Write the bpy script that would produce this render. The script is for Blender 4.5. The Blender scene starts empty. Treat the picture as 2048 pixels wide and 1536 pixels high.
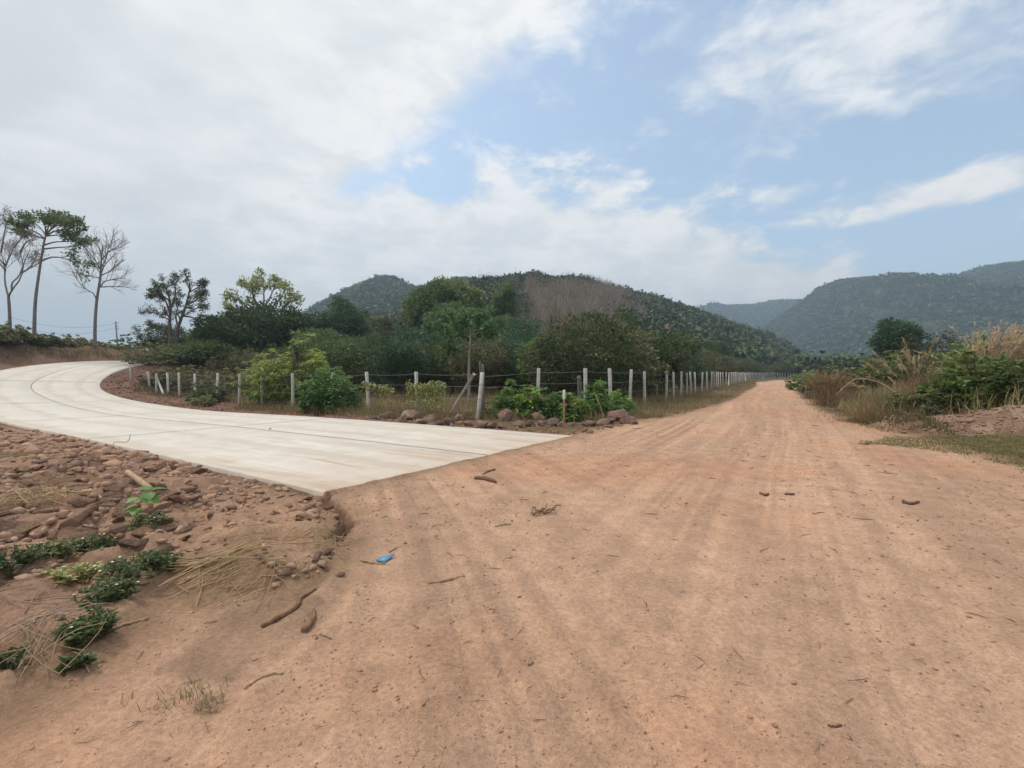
import bpy, bmesh, math, random
import numpy as np
from mathutils import Vector, Matrix

# ------------------------------------------------------------------ camera, sky, sun, exposure
scene = bpy.context.scene
C = scene.collection
CAM_H = 1.5
FPX, CX, CY = 950.0, 1024.0, 768.0          # focal length and centre in photograph pixels (2048 x 1536)
PITCH = math.atan(22.0 / FPX)
cam = bpy.data.cameras.new('camera')
cam.sensor_width = 36.0
cam.lens = 36.0 * FPX / 2048.0
cam.clip_start = 0.05
cam.clip_end = 8000.0
cam_o = bpy.data.objects.new('camera', cam)
cam_o.location = (0, 0, CAM_H)
cam_o.rotation_euler = (math.radians(90) - PITCH, 0, 0)
C.objects.link(cam_o)
scene.camera = cam_o

SUN_EL, SUN_AZ = math.radians(58), math.radians(-70)      # azimuth from +Y, clockwise; sun high on the left
sun = bpy.data.lights.new('sun', 'SUN')
sun.energy = 1.5
sun.angle = math.radians(10)
sun.color = (1.0, 0.955, 0.89)
sun_o = bpy.data.objects.new('sun', sun)
sd = Vector((math.sin(SUN_AZ) * math.cos(SUN_EL), math.cos(SUN_AZ) * math.cos(SUN_EL), math.sin(SUN_EL)))
sun_o.rotation_euler = (-sd).to_track_quat('-Z', 'Y').to_euler()
C.objects.link(sun_o)

scene.view_settings.view_transform = 'Standard'
scene.view_settings.look = 'None'
scene.view_settings.gamma = 1.0
scene.view_settings.use_curve_mapping = False
scene.view_settings.exposure = 0.5
scene.cycles.use_denoising = True
scene.cycles.max_bounces = 4
scene.cycles.diffuse_bounces = 2
scene.cycles.transmission_bounces = 4
scene.cycles.volume_bounces = 0
scene.cycles.use_adaptive_sampling = True
scene.cycles.adaptive_threshold = 0.02
scene.cycles.sample_clamp_indirect = 6.0


class NT:
    """small helper to wire shader nodes"""
    def __init__(self, tree):
        self.t = tree
    def n(self, typ, **kw):
        nd = self.t.nodes.new(typ)
        for k, v in kw.items():
            setattr(nd, k, v)
        return nd
    def put(self, sock, v):
        if v is None:
            return
        if hasattr(v, 'is_output'):
            self.t.links.new(v, sock)
        else:
            if isinstance(v, tuple) and len(v) == 3 and sock.type == 'RGBA':
                v = v + (1,)
            sock.default_value = v
    def m(self, op, a, b=None, c=None, clamp=False):
        nd = self.n('ShaderNodeMath', operation=op, use_clamp=clamp)
        for i, v in enumerate((a, b, c)):
            self.put(nd.inputs[i], v)
        return nd.outputs[0]
    def mix(self, f, a, b, blend='MIX'):
        nd = self.n('ShaderNodeMix', data_type='RGBA', blend_type=blend)
        self.put(nd.inputs[0], f); self.put(nd.inputs[6], a); self.put(nd.inputs[7], b)
        return nd.outputs[2]
    def noise(self, vec, scale, detail=6, rough=0.55, dist=0.0, col=False):
        nd = self.n('ShaderNodeTexNoise')
        if vec is not None:
            self.put(nd.inputs['Vector'], vec)
        nd.inputs['Scale'].default_value = scale
        nd.inputs['Detail'].default_value = detail
        nd.inputs['Roughness'].default_value = rough
        nd.inputs['Distortion'].default_value = dist
        return nd.outputs[1] if col else nd.outputs[0]
    def smooth(self, v, lo, hi, a=0.0, b=1.0):
        nd = self.n('ShaderNodeMapRange', interpolation_type='SMOOTHSTEP')
        self.put(nd.inputs[0], v)
        nd.inputs[1].default_value = lo; nd.inputs[2].default_value = hi
        nd.inputs[3].default_value = a; nd.inputs[4].default_value = b
        return nd.outputs[0]


def build_world():
    w = bpy.data.worlds.new('World')
    scene.world = w
    w.use_nodes = True
    w.node_tree.nodes.clear()
    T = NT(w.node_tree)
    sky = T.n('ShaderNodeTexSky', sky_type='NISHITA', sun_disc=False)
    sky.sun_elevation = SUN_EL
    sky.sun_rotation = SUN_AZ
    sky.altitude = 300
    sky.air_density = 1.0
    sky.dust_density = 2.5
    sky.ozone_density = 1.6
    tc = T.n('ShaderNodeTexCoord')
    sep = T.n('ShaderNodeSeparateXYZ')
    T.put(sep.inputs[0], tc.outputs['Generated'])
    x, y, z = sep.outputs
    zc = T.m('MAXIMUM', z, 0.035)
    u, v = T.m('DIVIDE', x, zc), T.m('DIVIDE', y, zc)
    cmb = T.n('ShaderNodeCombineXYZ')
    T.put(cmb.inputs[0], u); T.put(cmb.inputs[1], v)
    uv = cmb.outputs[0]
    n1 = T.noise(uv, 1.1, 9, 0.6, 0.3)
    n1 = T.m('SUBTRACT', n1, 0.5)
    n2 = T.m('SUBTRACT', T.noise(uv, 3.2, 8, 0.6, 0.2), 0.5)
    # fine structure laid out on the sphere so it does not smear towards the horizon
    mp = T.n('ShaderNodeMapping'); mp.inputs['Scale'].default_value = (1, 1, 2.0)
    T.put(mp.inputs[0], tc.outputs['Generated'])
    n3 = T.m('SUBTRACT', T.noise(mp.outputs[0], 9.0, 9, 0.62, 0.25), 0.5)
    n4 = T.m('SUBTRACT', T.noise(mp.outputs[0], 2.4, 6, 0.5, 0.3), 0.5)
    # great cloud deck: a straight front across the cloud layer
    d = T.m('ADD', T.m('MULTIPLY', T.m('SUBTRACT', u, 0.30), -0.78), T.m('MULTIPLY', T.m('SUBTRACT', v, 1.27), -0.63))
    d = T.m('ADD', d, T.m('ADD', T.m('MULTIPLY', n1, 0.35), T.m('MULTIPLY', n3, 0.42)))
    deck = T.smooth(d, -0.06, 0.2)
    # bank of cloud farther out
    b = T.m('SUBTRACT', T.m('SUBTRACT', v, 2.3), T.m('MULTIPLY', T.m('MAXIMUM', T.m('SUBTRACT', u, 0.5), 0.0), 0.7))
    b = T.m('ADD', b, T.m('ADD', T.m('MULTIPLY', n1, 1.1), T.m('MULTIPLY', n3, 3.6)))
    band = T.m('MULTIPLY', T.smooth(b, -0.15, 0.7), 0.95)
    # long heap of cloud low on the right
    p = T.m('ADD', T.m('MULTIPLY', T.m('SUBTRACT', u, 2.36), 0.62), T.m('MULTIPLY', T.m('SUBTRACT', v, 2.66), -0.78))
    q = T.m('ADD', T.m('MULTIPLY', T.m('SUBTRACT', u, 2.36), 0.78), T.m('MULTIPLY', T.m('SUBTRACT', v, 2.66), 0.62))
    e = T.m('ADD', T.m('POWER', T.m('ABSOLUTE', T.m('DIVIDE', p, 0.95)), 2.0), T.m('POWER', T.m('ABSOLUTE', T.m('DIVIDE', q, 0.42)), 2.0))
    e = T.m('ADD', T.m('SUBTRACT', 1.0, e), T.m('MULTIPLY', n3, 4.6))
    heap = T.smooth(e, -0.1, 1.3)
    # thin veil and shreds in the clear part
    r2 = T.m('ADD', T.m('POWER', T.m('DIVIDE', T.m('SUBTRACT', u, 1.1), 0.72), 2.0), T.m('POWER', T.m('DIVIDE', T.m('SUBTRACT', v, 1.52), 0.5), 2.0))
    ve = T.m('ADD', T.m('SUBTRACT', 0.75, r2), T.m('ADD', T.m('MULTIPLY', n2, 2.0), T.m('MULTIPLY', n3, 2.6)))
    veil = T.m('MULTIPLY', T.smooth(ve, -0.3, 1.2), 0.85)
    sh = T.m('ADD', T.m('MULTIPLY', n1, 1.0), T.m('ADD', T.m('MULTIPLY', n3, 1.1), T.m('MULTIPLY', n4, 0.5)))
    shred = T.m('MULTIPLY', T.smooth(sh, 0.0, 0.36), 0.8)
    mask = T.m('MAXIMUM', T.m('MAXIMUM', deck, band), T.m('MAXIMUM', heap, T.m('MAXIMUM', veil, shred)))
    # cloud tone: bright thin rims, greyer where the deck is thick
    thick = T.smooth(T.m('ADD', d, T.m('MULTIPLY', n4, 1.6)), 0.05, 1.1)
    grey = T.mix(T.smooth(T.m('ADD', n4, T.m('MULTIPLY', n2, 0.25)), -0.13, 0.13), (5.1, 5.4, 5.6), (6.9, 6.95, 6.95))
    ccol = T.mix(T.m('MULTIPLY', thick, 0.92), T.mix(T.smooth(T.m('ADD', n3, T.m('MULTIPLY', n2, 0.4)), -0.16, 0.16), (5.9, 6.15, 6.3), (7.4, 7.4, 7.35)), grey)
    skyc = T.mix(1.0, sky.outputs[0], (1.6, 1.68, 1.56), 'MULTIPLY')
    skyc = T.mix(0.2, skyc, (5.8, 6.2, 6.5))
    col = T.mix(mask, skyc, ccol)
    hz = T.m('POWER', T.m('SUBTRACT', 1.0, T.m('ABSOLUTE', z)), 9.0)
    hz = T.m('MULTIPLY', hz, 0.72)
    col = T.mix(hz, col, (5.0, 5.35, 5.7))
    bg = T.n('ShaderNodeBackground')
    T.put(bg.inputs[0], col)
    bg.inputs[1].default_value = 0.1
    out = T.n('ShaderNodeOutputWorld')
    w.node_tree.links.new(bg.outputs[0], out.inputs[0])


build_world()

# ------------------------------------------------------------------ helpers
R = np.random.default_rng(7)
cp, sp_ = math.cos(PITCH), math.sin(PITCH)


def ray(px, py):
    a, b = (px - CX) / FPX, (CY - py) / FPX
    # camera looks along +Y, pitched down
    return np.array([a, cp + b * sp_, -sp_ + b * cp])


def W(px, py, z=0.0):
    d = ray(px, py)
    t = (z - CAM_H) / d[2]
    return np.array([d[0] * t, d[1] * t, z])


def D(px, py, Y):
    d = ray(px, py)
    t = Y / d[1]
    return np.array([d[0] * t, Y, CAM_H + d[2] * t])


def hash2(ix, iy, seed):
    n = (ix * 374761393 + iy * 668265263 + seed * 974634777) & 0xFFFFFFFF
    n = ((n ^ (n >> 13)) * 1274126177) & 0xFFFFFFFF
    n = n ^ (n >> 16)
    return (n & 0xFFFF) / 65535.0


def vnoise(x, y, seed=0):
    x = np.asarray(x, float); y = np.asarray(y, float)
    ix = np.floor(x).astype(np.int64); iy = np.floor(y).astype(np.int64)
    fx, fy = x - ix, y - iy
    fx = fx * fx * fx * (fx * (fx * 6 - 15) + 10); fy = fy * fy * fy * (fy * (fy * 6 - 15) + 10)
    a = hash2(ix, iy, seed); b = hash2(ix + 1, iy, seed)
    c = hash2(ix, iy + 1, seed); d = hash2(ix + 1, iy + 1, seed)
    return (a * (1 - fx) + b * fx) * (1 - fy) + (c * (1 - fx) + d * fx) * fy - 0.5


def fbm(x, y, seed=0, octv=4, gain=0.5):
    s, a = 0, 1.0
    for o in range(octv):
        s = s + a * vnoise(x * 2 ** o + o * 17.3, y * 2 ** o - o * 9.1, seed + o)
        a *= gain
    return s


def sst(v, lo, hi):
    t = np.clip((v - lo) / (hi - lo), 0, 1)
    return t * t * (3 - 2 * t)


def seg_dist(x, y, P):
    """distance of points to a polyline"""
    best = np.full(np.shape(x), 1e9)
    for (ax, ay), (bx, by) in zip(P[:-1], P[1:]):
        dx, dy = bx - ax, by - ay
        t = np.clip(((x - ax) * dx + (y - ay) * dy) / (dx * dx + dy * dy + 1e-12), 0, 1)
        best = np.minimum(best, np.hypot(x - ax - t * dx, y - ay - t * dy))
    return best


def poly_sd(x, y, P):
    """signed distance to polygon, positive inside"""
    x = np.asarray(x, float); y = np.asarray(y, float)
    P = list(P)
    ins = np.zeros(x.shape, bool)
    for (ax, ay), (bx, by) in zip(P, P[1:] + P[:1]):
        c = ((ay > y) != (by > y)) & (x < (bx - ax) * (y - ay) / ((by - ay) if by != ay else 1e-12) + ax)
        ins ^= c
    d = seg_dist(x, y, P + P[:1])
    return np.where(ins, d, -d)


ORD = 'first second third fourth fifth sixth seventh eighth ninth tenth eleventh twelfth thirteenth fourteenth fifteenth sixteenth seventeenth eighteenth nineteenth twentieth twenty-first twenty-second twenty-third twenty-fourth twenty-fifth twenty-sixth twenty-seventh twenty-eighth twenty-ninth thirtieth thirty-first thirty-second thirty-third thirty-fourth thirty-fifth'.split()


class MB:
    """collects vertices, faces and vertex colours; builds one mesh"""
    def __init__(self):
        self.V, self.F, self.K, self.n = [], [], [], 0
    def add(self, V, F, col=(1, 1, 1)):
        V = np.asarray(V, float); F = np.asarray(F, np.int64)
        self.V.append(V); self.F.append(F + self.n)
        col = np.asarray(col, float)
        if col.ndim == 1:
            col = np.tile(col, (len(V), 1))
        self.K.append(col); self.n += len(V)
        return self
    def mesh(self, name, mat, smooth=False):
        return make_mesh(name, np.concatenate(self.V), self.F, mat, np.concatenate(self.K), smooth)


def make_mesh(name, V, Fs, mat, cols=None, smooth=False):
    me = bpy.data.meshes.new(name)
    if not isinstance(Fs, list):
        Fs = [Fs]
    Fs = [f for f in Fs if len(f)]
    loops = np.concatenate([f.ravel() for f in Fs]).astype(np.int32)
    counts = np.concatenate([np.full(len(f), f.shape[1]) for f in Fs])
    starts = np.concatenate([[0], np.cumsum(counts)[:-1]]).astype(np.int32)
    me.vertices.add(len(V)); me.vertices.foreach_set('co', np.asarray(V, np.float32).ravel())
    me.loops.add(len(loops)); me.loops.foreach_set('vertex_index', loops)
    me.polygons.add(len(counts)); me.polygons.foreach_set('loop_start', starts)
    if smooth:
        me.polygons.foreach_set('use_smooth', np.ones(len(counts), bool))
    me.update(calc_edges=True)
    if cols is not None:
        at = me.attributes.new('Col', 'FLOAT_COLOR', 'POINT')
        k = np.ones((len(V), 4), np.float32); k[:, :3] = cols
        at.data.foreach_set('color', k.ravel())
    if mat:
        me.materials.append(mat)
    return me


def link(name, me, parent=None, loc=None, rot=None, scale=None):
    o = bpy.data.objects.new(name, me)
    C.objects.link(o)
    if parent is not None:
        o.parent = parent
    if loc is not None:
        o.location = [float(v) for v in loc]
    if rot is not None:
        o.rotation_euler = [float(v) for v in rot]
    if scale is not None:
        o.scale = (scale,) * 3 if np.isscalar(scale) else [float(v) for v in scale]
    return o


def tag(o, label=None, cat=None, group=None, kind=None):
    if label: o['label'] = label
    if cat: o['category'] = cat
    if group: o['group'] = group
    if kind: o['kind'] = kind
    return o


def tube(pts, rad, k=6, cap=True):
    pts = np.asarray(pts, float); n = len(pts)
    rad = np.broadcast_to(np.asarray(rad, float), (n,))
    t = np.gradient(pts, axis=0)
    t /= np.linalg.norm(t, axis=1, keepdims=True) + 1e-12
    ref = np.array([0, 0, 1.0]) if abs(t[:, 2]).mean() < 0.8 else np.array([0, 1.0, 0])
    a = np.cross(t, ref); a /= np.linalg.norm(a, axis=1, keepdims=True) + 1e-12
    b = np.cross(t, a)
    th = np.arange(k) * 2 * math.pi / k
    V = pts[:, None] + rad[:, None, None] * (np.cos(th)[None, :, None] * a[:, None] + np.sin(th)[None, :, None] * b[:, None])
    V = V.reshape(-1, 3)
    i = np.arange(n - 1)[:, None] * k; j = np.arange(k)[None]; j2 = (j + 1) % k
    F = np.stack([i + j, i + j2, i + k + j2, i + k + j], -1).reshape(-1, 4)
    return V, F


def add_tube(mb, pts, rad, k=6, col=(1, 1, 1)):
    V, F = tube(pts, rad, k)
    mb.add(V, F, col)


def spline(P, n):
    """Catmull-Rom through points"""
    P = np.asarray(P, float)
    Q = np.vstack([2 * P[0] - P[1], P, 2 * P[-1] - P[-2]])
    t = np.linspace(0, len(P) - 1 - 1e-9, n)
    i = t.astype(int); f = (t - i)[:, None]
    p0, p1, p2, p3 = Q[i], Q[i + 1], Q[i + 2], Q[i + 3]
    return 0.5 * (2 * p1 + (p2 - p0) * f + (2 * p0 - 5 * p1 + 4 * p2 - p3) * f ** 2 + (3 * p1 - p0 - 3 * p2 + p3) * f ** 3)


def unit(v):
    return v / (np.linalg.norm(v, axis=-1, keepdims=True) + 1e-12)


def leaves(mb, P, Dn, L, Wd, col, rng, fold=0.25, up=0.6):
    """kite leaves: base P, direction Dn, length L, width Wd, colour per leaf"""
    n = len(P)
    L = np.broadcast_to(np.asarray(L, float), (n,))[:, None]; Wd = np.broadcast_to(np.asarray(Wd, float), (n,))[:, None]
    Dn = unit(Dn)
    r = rng.normal(size=(n, 3)); r[:, 2] += up * 2
    s = unit(np.cross(Dn, r)); nn = np.cross(s, Dn)
    mid = P + Dn * L * 0.45
    V = np.stack([P, mid + s * Wd * 0.5 + nn * Wd * fold, P + Dn * L - nn * L * 0.12, mid - s * Wd * 0.5 + nn * Wd * fold], 1)
    F = np.arange(4 * n).reshape(n, 4)
    mb.add(V.reshape(-1, 3), F, np.repeat(col, 4, 0))


def blades(mb, P, az, lean, L, wd, col, rng, nseg=4, droop=1.0):
    """arching grass blades, each a tapering strip"""
    n = len(P)
    lean = np.broadcast_to(lean, (n,)); L = np.broadcast_to(L, (n,)); wd = np.broadcast_to(wd, (n,))
    dirh = np.stack([np.cos(az), np.sin(az), np.zeros(n)], 1)
    side = np.stack([-np.sin(az), np.cos(az), np.zeros(n)], 1)
    pts = [P]; ang = lean.copy()
    for k in range(nseg):
        pts.append(pts[-1] + (L / nseg)[:, None] * (np.sin(ang)[:, None] * dirh + np.cos(ang)[:, None] * np.array([0, 0, 1.0])))
        ang = ang + droop * rng.uniform(0.05, 0.32, n)
    rows = []
    for k, p in enumerate(pts[:-1]):
        w = wd * (1 - 0.75 * k / nseg)
        rows += [p - side * w[:, None] / 2, p + side * w[:, None] / 2]
    rows.append(pts[-1])
    V = np.stack(rows, 1); m = V.shape[1]
    base = (np.arange(n) * m)[:, None]
    Q = np.concatenate([base + np.array([[2 * k, 2 * k + 1, 2 * k + 3, 2 * k + 2]]) for k in range(nseg - 1)])
    Tn = base + np.array([[m - 3, m - 2, m - 1]])
    mb.add(V.reshape(-1, 3), Q, np.repeat(col, m, 0))
    mb.F.append(Tn + mb.n - len(V) * m)


# ------------------------------------------------------------------ materials
def new_mat(name):
    m = bpy.data.materials.new(name)
    m.use_nodes = True
    m.node_tree.nodes.clear()
    return m, NT(m.node_tree)


def finish(m, T, col, rough=0.85, spec=0.25, bump=None, bstr=0.4, bdist=0.02, transl=0.0):
    p = T.n('ShaderNodeBsdfPrincipled')
    T.put(p.inputs['Base Color'], col); T.put(p.inputs['Roughness'], rough)
    p.inputs['Specular IOR Level'].default_value = spec
    if bump is not None:
        b = T.n('ShaderNodeBump')
        b.inputs['Strength'].default_value = bstr; b.inputs['Distance'].default_value = bdist
        T.put(b.inputs['Height'], bump)
        T.put(p.inputs['Normal'], b.outputs[0])
    sh = p.outputs[0]
    if transl > 0:
        t = T.n('ShaderNodeBsdfTranslucent'); T.put(t.inputs[0], col)
        mx = T.n('ShaderNodeMixShader'); mx.inputs[0].default_value = transl
        m.node_tree.links.new(sh, mx.inputs[1]); m.node_tree.links.new(t.outputs[0], mx.inputs[2])
        sh = mx.outputs[0]
    out = T.n('ShaderNodeOutputMaterial')
    m.node_tree.links.new(sh, out.inputs[0])
    return m


def attr(T):
    a = T.n('ShaderNodeAttribute'); a.attribute_name = 'Col'
    return a.outputs['Color']


def pos(T):
    return T.n('ShaderNodeNewGeometry').outputs['Position']


def objco(T):
    return T.n('ShaderNodeTexCoord').outputs['Object']


def tint(T, c, v, lo, hi):
    """multiply colour by a grey factor mapped from v"""
    f = T.smooth(v, 0.25, 0.75, lo, hi)
    g = T.n('ShaderNodeCombineColor')
    for i in range(3):
        T.put(g.inputs[i], f)
    return T.mix(1.0, c, g.outputs[0], 'MULTIPLY')


def soil_material():
    m, T = new_mat('bare_soil')
    p = pos(T)
    c = attr(T)
    mid = T.noise(p, 3.5, 6, 0.6); fine = T.noise(p, 34.0, 5, 0.65); tiny = T.noise(p, 150.0, 3, 0.6)
    c = tint(T, c, mid, 0.86, 1.13)
    c = tint(T, c, fine, 0.80, 1.17)
    c = tint(T, c, tiny, 0.86, 1.12)
    vo = T.n('ShaderNodeTexVoronoi'); T.put(vo.inputs['Vector'], p); vo.inputs['Scale'].default_value = 26.0
    spk = T.smooth(vo.outputs['Distance'], 0.0, 0.13, 1.0, 0.0)
    hue = T.noise(p, 11.0, 2)
    c = T.mix(T.m('MULTIPLY', spk, 0.5), c, T.mix(T.smooth(hue, .45, .6), (0.16, 0.085, 0.05), (0.5, 0.36, 0.25)))
    h = T.m('ADD', T.m('MULTIPLY', fine, 1.0), T.m('ADD', T.m('MULTIPLY', tiny, 0.45), T.m('MULTIPLY', spk, 0.25)))
    return finish(m, T, c, 0.95, 0.12, h, 0.8, 0.025)


def concrete_material():
    m, T = new_mat('pale_concrete')
    p = pos(T)
    big = T.noise(p, 0.35, 5, 0.6, 0.4); mid = T.noise(p, 2.2, 6, 0.62, 0.5); fine = T.noise(p, 60, 4, 0.6)
    c = T.mix(T.smooth(big, 0.3, 0.7), (0.64, 0.58, 0.50), (0.71, 0.655, 0.575))
    c = tint(T, c, mid, 0.93, 1.05)
    c = tint(T, c, fine, 0.95, 1.04)
    # dust carried on by tyres, streaked along the lane
    mp = T.n('ShaderNodeMapping'); lane = T.n('ShaderNodeAttribute'); lane.attribute_name = 'Col'; T.put(mp.inputs[0], lane.outputs['Vector'])
    mp.inputs['Scale'].default_value = (2.3, 0.22, 1)
    st = T.noise(mp.outputs[0], 1.3, 6, 0.65, 0.6)
    sx = T.n('ShaderNodeSeparateXYZ'); T.put(sx.inputs[0], p)
    near = T.smooth(T.m('ADD', sx.outputs[0], T.m('MULTIPLY', sx.outputs[1], -0.7)), -19.0, -6.0)
    f = T.m('MULTIPLY', T.smooth(st, 0.46, 0.70), T.m('ADD', T.m('MULTIPLY', near, 0.8), 0.1))
    c = T.mix(f, c, (0.50, 0.36, 0.25))
    ls = T.n('ShaderNodeSeparateXYZ'); T.put(ls.inputs[0], lane.outputs['Vector'])
    wheel = T.m('ABSOLUTE', T.m('SUBTRACT', T.m('ABSOLUTE', T.m('SUBTRACT', T.m('ABSOLUTE', T.m('ADD', ls.outputs[0], T.m('MULTIPLY', big, 0.9))), 1.9)), 0.75))
    c = T.mix(T.m('MULTIPLY', T.smooth(T.m('ADD', wheel, T.m('MULTIPLY', mid, 0.5)), 0.30, 0.62, 1.0, 0.0), 0.38), c, (0.52, 0.42, 0.32))
    c = T.mix(T.m('MULTIPLY', T.smooth(T.m('ADD', ls.outputs[1], T.m('MULTIPLY', st, 5.0)), 0.8, 6.0, 1.0, 0.0), 0.5), c, (0.52, 0.36, 0.25))
    st2 = T.noise(mp.outputs[0], 5.0, 5, 0.7, 0.3)
    c = T.mix(T.m('MULTIPLY', T.smooth(st2, 0.55, 0.74), 0.34), c, (0.36, 0.31, 0.26))
    return finish(m, T, c, 0.9, 0.2, T.m('ADD', fine, T.m('MULTIPLY', st2, 0.6)), 0.2, 0.006)


def foliage_material(name, transl=0.28, spec=0.35, rough=0.5, var=0.2, gain=1.0):
    m, T = new_mat(name)
    c = attr(T)
    oi = T.n('ShaderNodeObjectInfo')
    c = tint(T, c, oi.outputs['Random'], gain * (1 - var), gain * (1 + var))
    return finish(m, T, c, rough, spec, transl=transl)


def plain_attr(name, rough=0.9, spec=0.15, nscale=30, lo=0.75, hi=1.2, bstr=0.5, bdist=0.01, obj=True, var=0.0):
    m, T = new_mat(name)
    p = objco(T) if obj else pos(T)
    n = T.noise(p, nscale, 6, 0.65)
    c = tint(T, attr(T), n, lo, hi)
    n0 = T.noise(p, nscale * 0.2, 3, 0.5)
    c = tint(T, c, n0, 0.85, 1.12)
    if var:
        oi = T.n('ShaderNodeObjectInfo')
        c = tint(T, c, oi.outputs['Random'], 1 - var, 1 + var)
    return finish(m, T, c, rough, spec, n, bstr, bdist)


M_SOIL = soil_material()
M_CONC = concrete_material()
M_LEAF = foliage_material('leaf', gain=2.9, transl=0.34)
M_FAR = foliage_material('far_leaf', transl=0.08, spec=0.02, rough=0.9, var=0.0, gain=2.1)
M_GRASS = foliage_material('grass_blade', transl=0.3, spec=0.2, rough=0.7, var=0.12)
M_STRAW = foliage_material('straw', transl=0.15, spec=0.25, rough=0.6, var=0.12)
M_BARK = plain_attr('bark', nscale=14, lo=0.6, hi=1.3, bstr=0.8, bdist=0.03)
M_ROCK = plain_attr('rock', nscale=7, lo=0.68, hi=1.3, bstr=1.0, bdist=0.12, var=0.12)
M_GRAVEL = plain_attr('gravel', nscale=60, lo=0.8, hi=1.2, bstr=0.3, bdist=0.004, obj=False)
M_POST = plain_attr('cast_concrete_post', nscale=22, lo=0.8, hi=1.12, bstr=0.4, bdist=0.01, var=0.1)
M_WOOD = plain_attr('weathered_wood', nscale=26, lo=0.65, hi=1.25, bstr=0.7, bdist=0.01)
M_HILL = plain_attr('hillside_soil', nscale=0.05, lo=0.8, hi=1.2, bstr=0.3, bdist=1.0, obj=False)
mm, TT = new_mat('galvanised_wire')
pw = finish(mm, TT, (0.30, 0.29, 0.28), 0.55, 0.4)
M_WIRE = mm
mm, TT = new_mat('blue_plastic')
finish(mm, TT, tint(TT, (0.09, 0.27, 0.44, 1), TT.noise(objco(TT), 40), 0.8, 1.2), 0.4, 0.4)
M_BLUE = mm
mm, TT = new_mat('joint_filler')
finish(mm, TT, tint(TT, (0.30, 0.235, 0.175, 1), TT.noise(pos(TT), 2.5), 0.7, 1.3), 0.9, 0.1)
M_JOINT = mm

# ------------------------------------------------------------------ concrete road centreline
ROAD_W = 6.6


def road_curve():
    x0, y0, th, L, Rr, phi = -0.429, 8.608, 2.53, 34.02, 13.07, 1.4
    KS = np.array([0, 10, 20, 28, 34, 40, 46, 52, 60, 78.])
    KZ = np.concatenate([[0], np.cumsum([-0.105, -0.218, 0.132, 0.448, 0.814, 1.13, 0.45, -0.5, -4.0])])
    s = np.linspace(0, 78, 313); ds = s[1] - s[0]
    k = np.where((s > L) & (s < L + Rr * phi), 1 / Rr, 0.)
    k = np.convolve(np.pad(k, 10, 'edge'), np.ones(21) / 21, 'valid')
    h = th - np.concatenate([[0], np.cumsum(k[:-1] * ds)])
    x = x0 + np.concatenate([[0], np.cumsum(np.cos(h[:-1]) * ds)])
    y = y0 + np.concatenate([[0], np.cumsum(np.sin(h[:-1]) * ds)])
    z = np.interp(s, KS, KZ)
    z = np.convolve(np.pad(z, 14, 'edge'), np.ones(29) / 29, 'valid')
    bank = 0.031 * np.clip((s - L + 8) / 8, 0, 1)
    return s, x, y, z, np.sin(h), -np.cos(h), bank


RS, RX, RY, RZ, RNX, RNY, RBK = road_curve()
RZ = RZ + 0.015                       # top of the slabs stands a hand above the dirt


def road_param(x, y):
    """along, signed side distance (+ = right of travel) and top height of the concrete road for each point"""
    x = np.atleast_1d(x).astype(float); y = np.atleast_1d(y).astype(float)
    S = np.zeros(x.shape); Tt = np.full(x.shape, 99.); Z = np.zeros(x.shape); E = np.full(x.shape, 99.)
    near = np.where((x < 12) & (x > -75) & (y > 0) & (y < 85))[0]
    idx = np.arange(0, len(RS), 2)
    for c in range(0, len(near), 20000):
        ii = near[c:c + 20000]
        dx = x[ii][:, None] - RX[idx]; dy = y[ii][:, None] - RY[idx]
        j = idx[(dx * dx + dy * dy).argmin(1)]
        ex, ey = x[ii] - RX[j], y[ii] - RY[j]
        t = ex * RNX[j] + ey * RNY[j]
        al = -ex * RNY[j] + ey * RNX[j]
        S[ii] = RS[j] + al; Tt[ii] = t
        E[ii] = np.where((S[ii] < 0), np.hypot(np.maximum(np.abs(t) - ROAD_W / 2, 0), -S[ii]), np.abs(t) - ROAD_W / 2)
        Z[ii] = RZ[j] - RBK[j] * np.clip(t, -ROAD_W / 2 - 2, ROAD_W / 2 + 2)
    return S, Tt, Z, E


# ------------------------------------------------------------------ terrain layout, read off the photograph
def Wxy(pts):
    return [tuple(W(a, b)[:2]) for a, b in pts]


RUB_EDGE = Wxy([(655, 994), (690, 1050), (696, 1092), (640, 1152), (560, 1182), (430, 1197), (345, 1192), (300, 1245), (200, 1312), (95, 1392), (0, 1442)])
RUBBLE = RUB_EDGE + [(-3.4, 1.4), (-6, 0.6), (-22, 4), (-24, 20), (RX[60] - RNX[60] * 3.3, RY[60] - RNY[60] * 3.3), (RX[24] - RNX[24] * 3.3, RY[24] - RNY[24] * 3.3)]
WASH = Wxy([(668, 1128), (600, 1165), (520, 1195), (440, 1240), (330, 1335), (450, 1340), (560, 1272), (640, 1200)])
WASH2 = Wxy([(700, 1150), (640, 1235), (560, 1300), (470, 1370), (430, 1410)])
GULLY = Wxy([(648, 990), (668, 1012), (680, 1030), (694, 1048), (684, 1072), (668, 1090)])
DIRT_L = Wxy([(1140, 868), (1200, 856), (1262, 845), (1340, 834), (1408, 817), (1470, 796), (1511, 772)]) + [(40.0, 78.0), (54.0, 98.0)]
DIRT_R = [(60.0, 98.0), (45.0, 72.0)] + Wxy([(1594, 781), (1627, 806), (1689, 841), (1775, 862), (1880, 885), (2048, 935)])
DIRT = DIRT_L + DIRT_R + [(14, 5.5), (16, -6), (-9, -6), (-4.5, 0.8)] + RUB_EDGE[::-1] + [(RX[0] - RNX[0] * 3.3, RY[0] - RNY[0] * 3.3), (RX[0] + RNX[0] * 3.3, RY[0] + RNY[0] * 3.3)]
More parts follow.
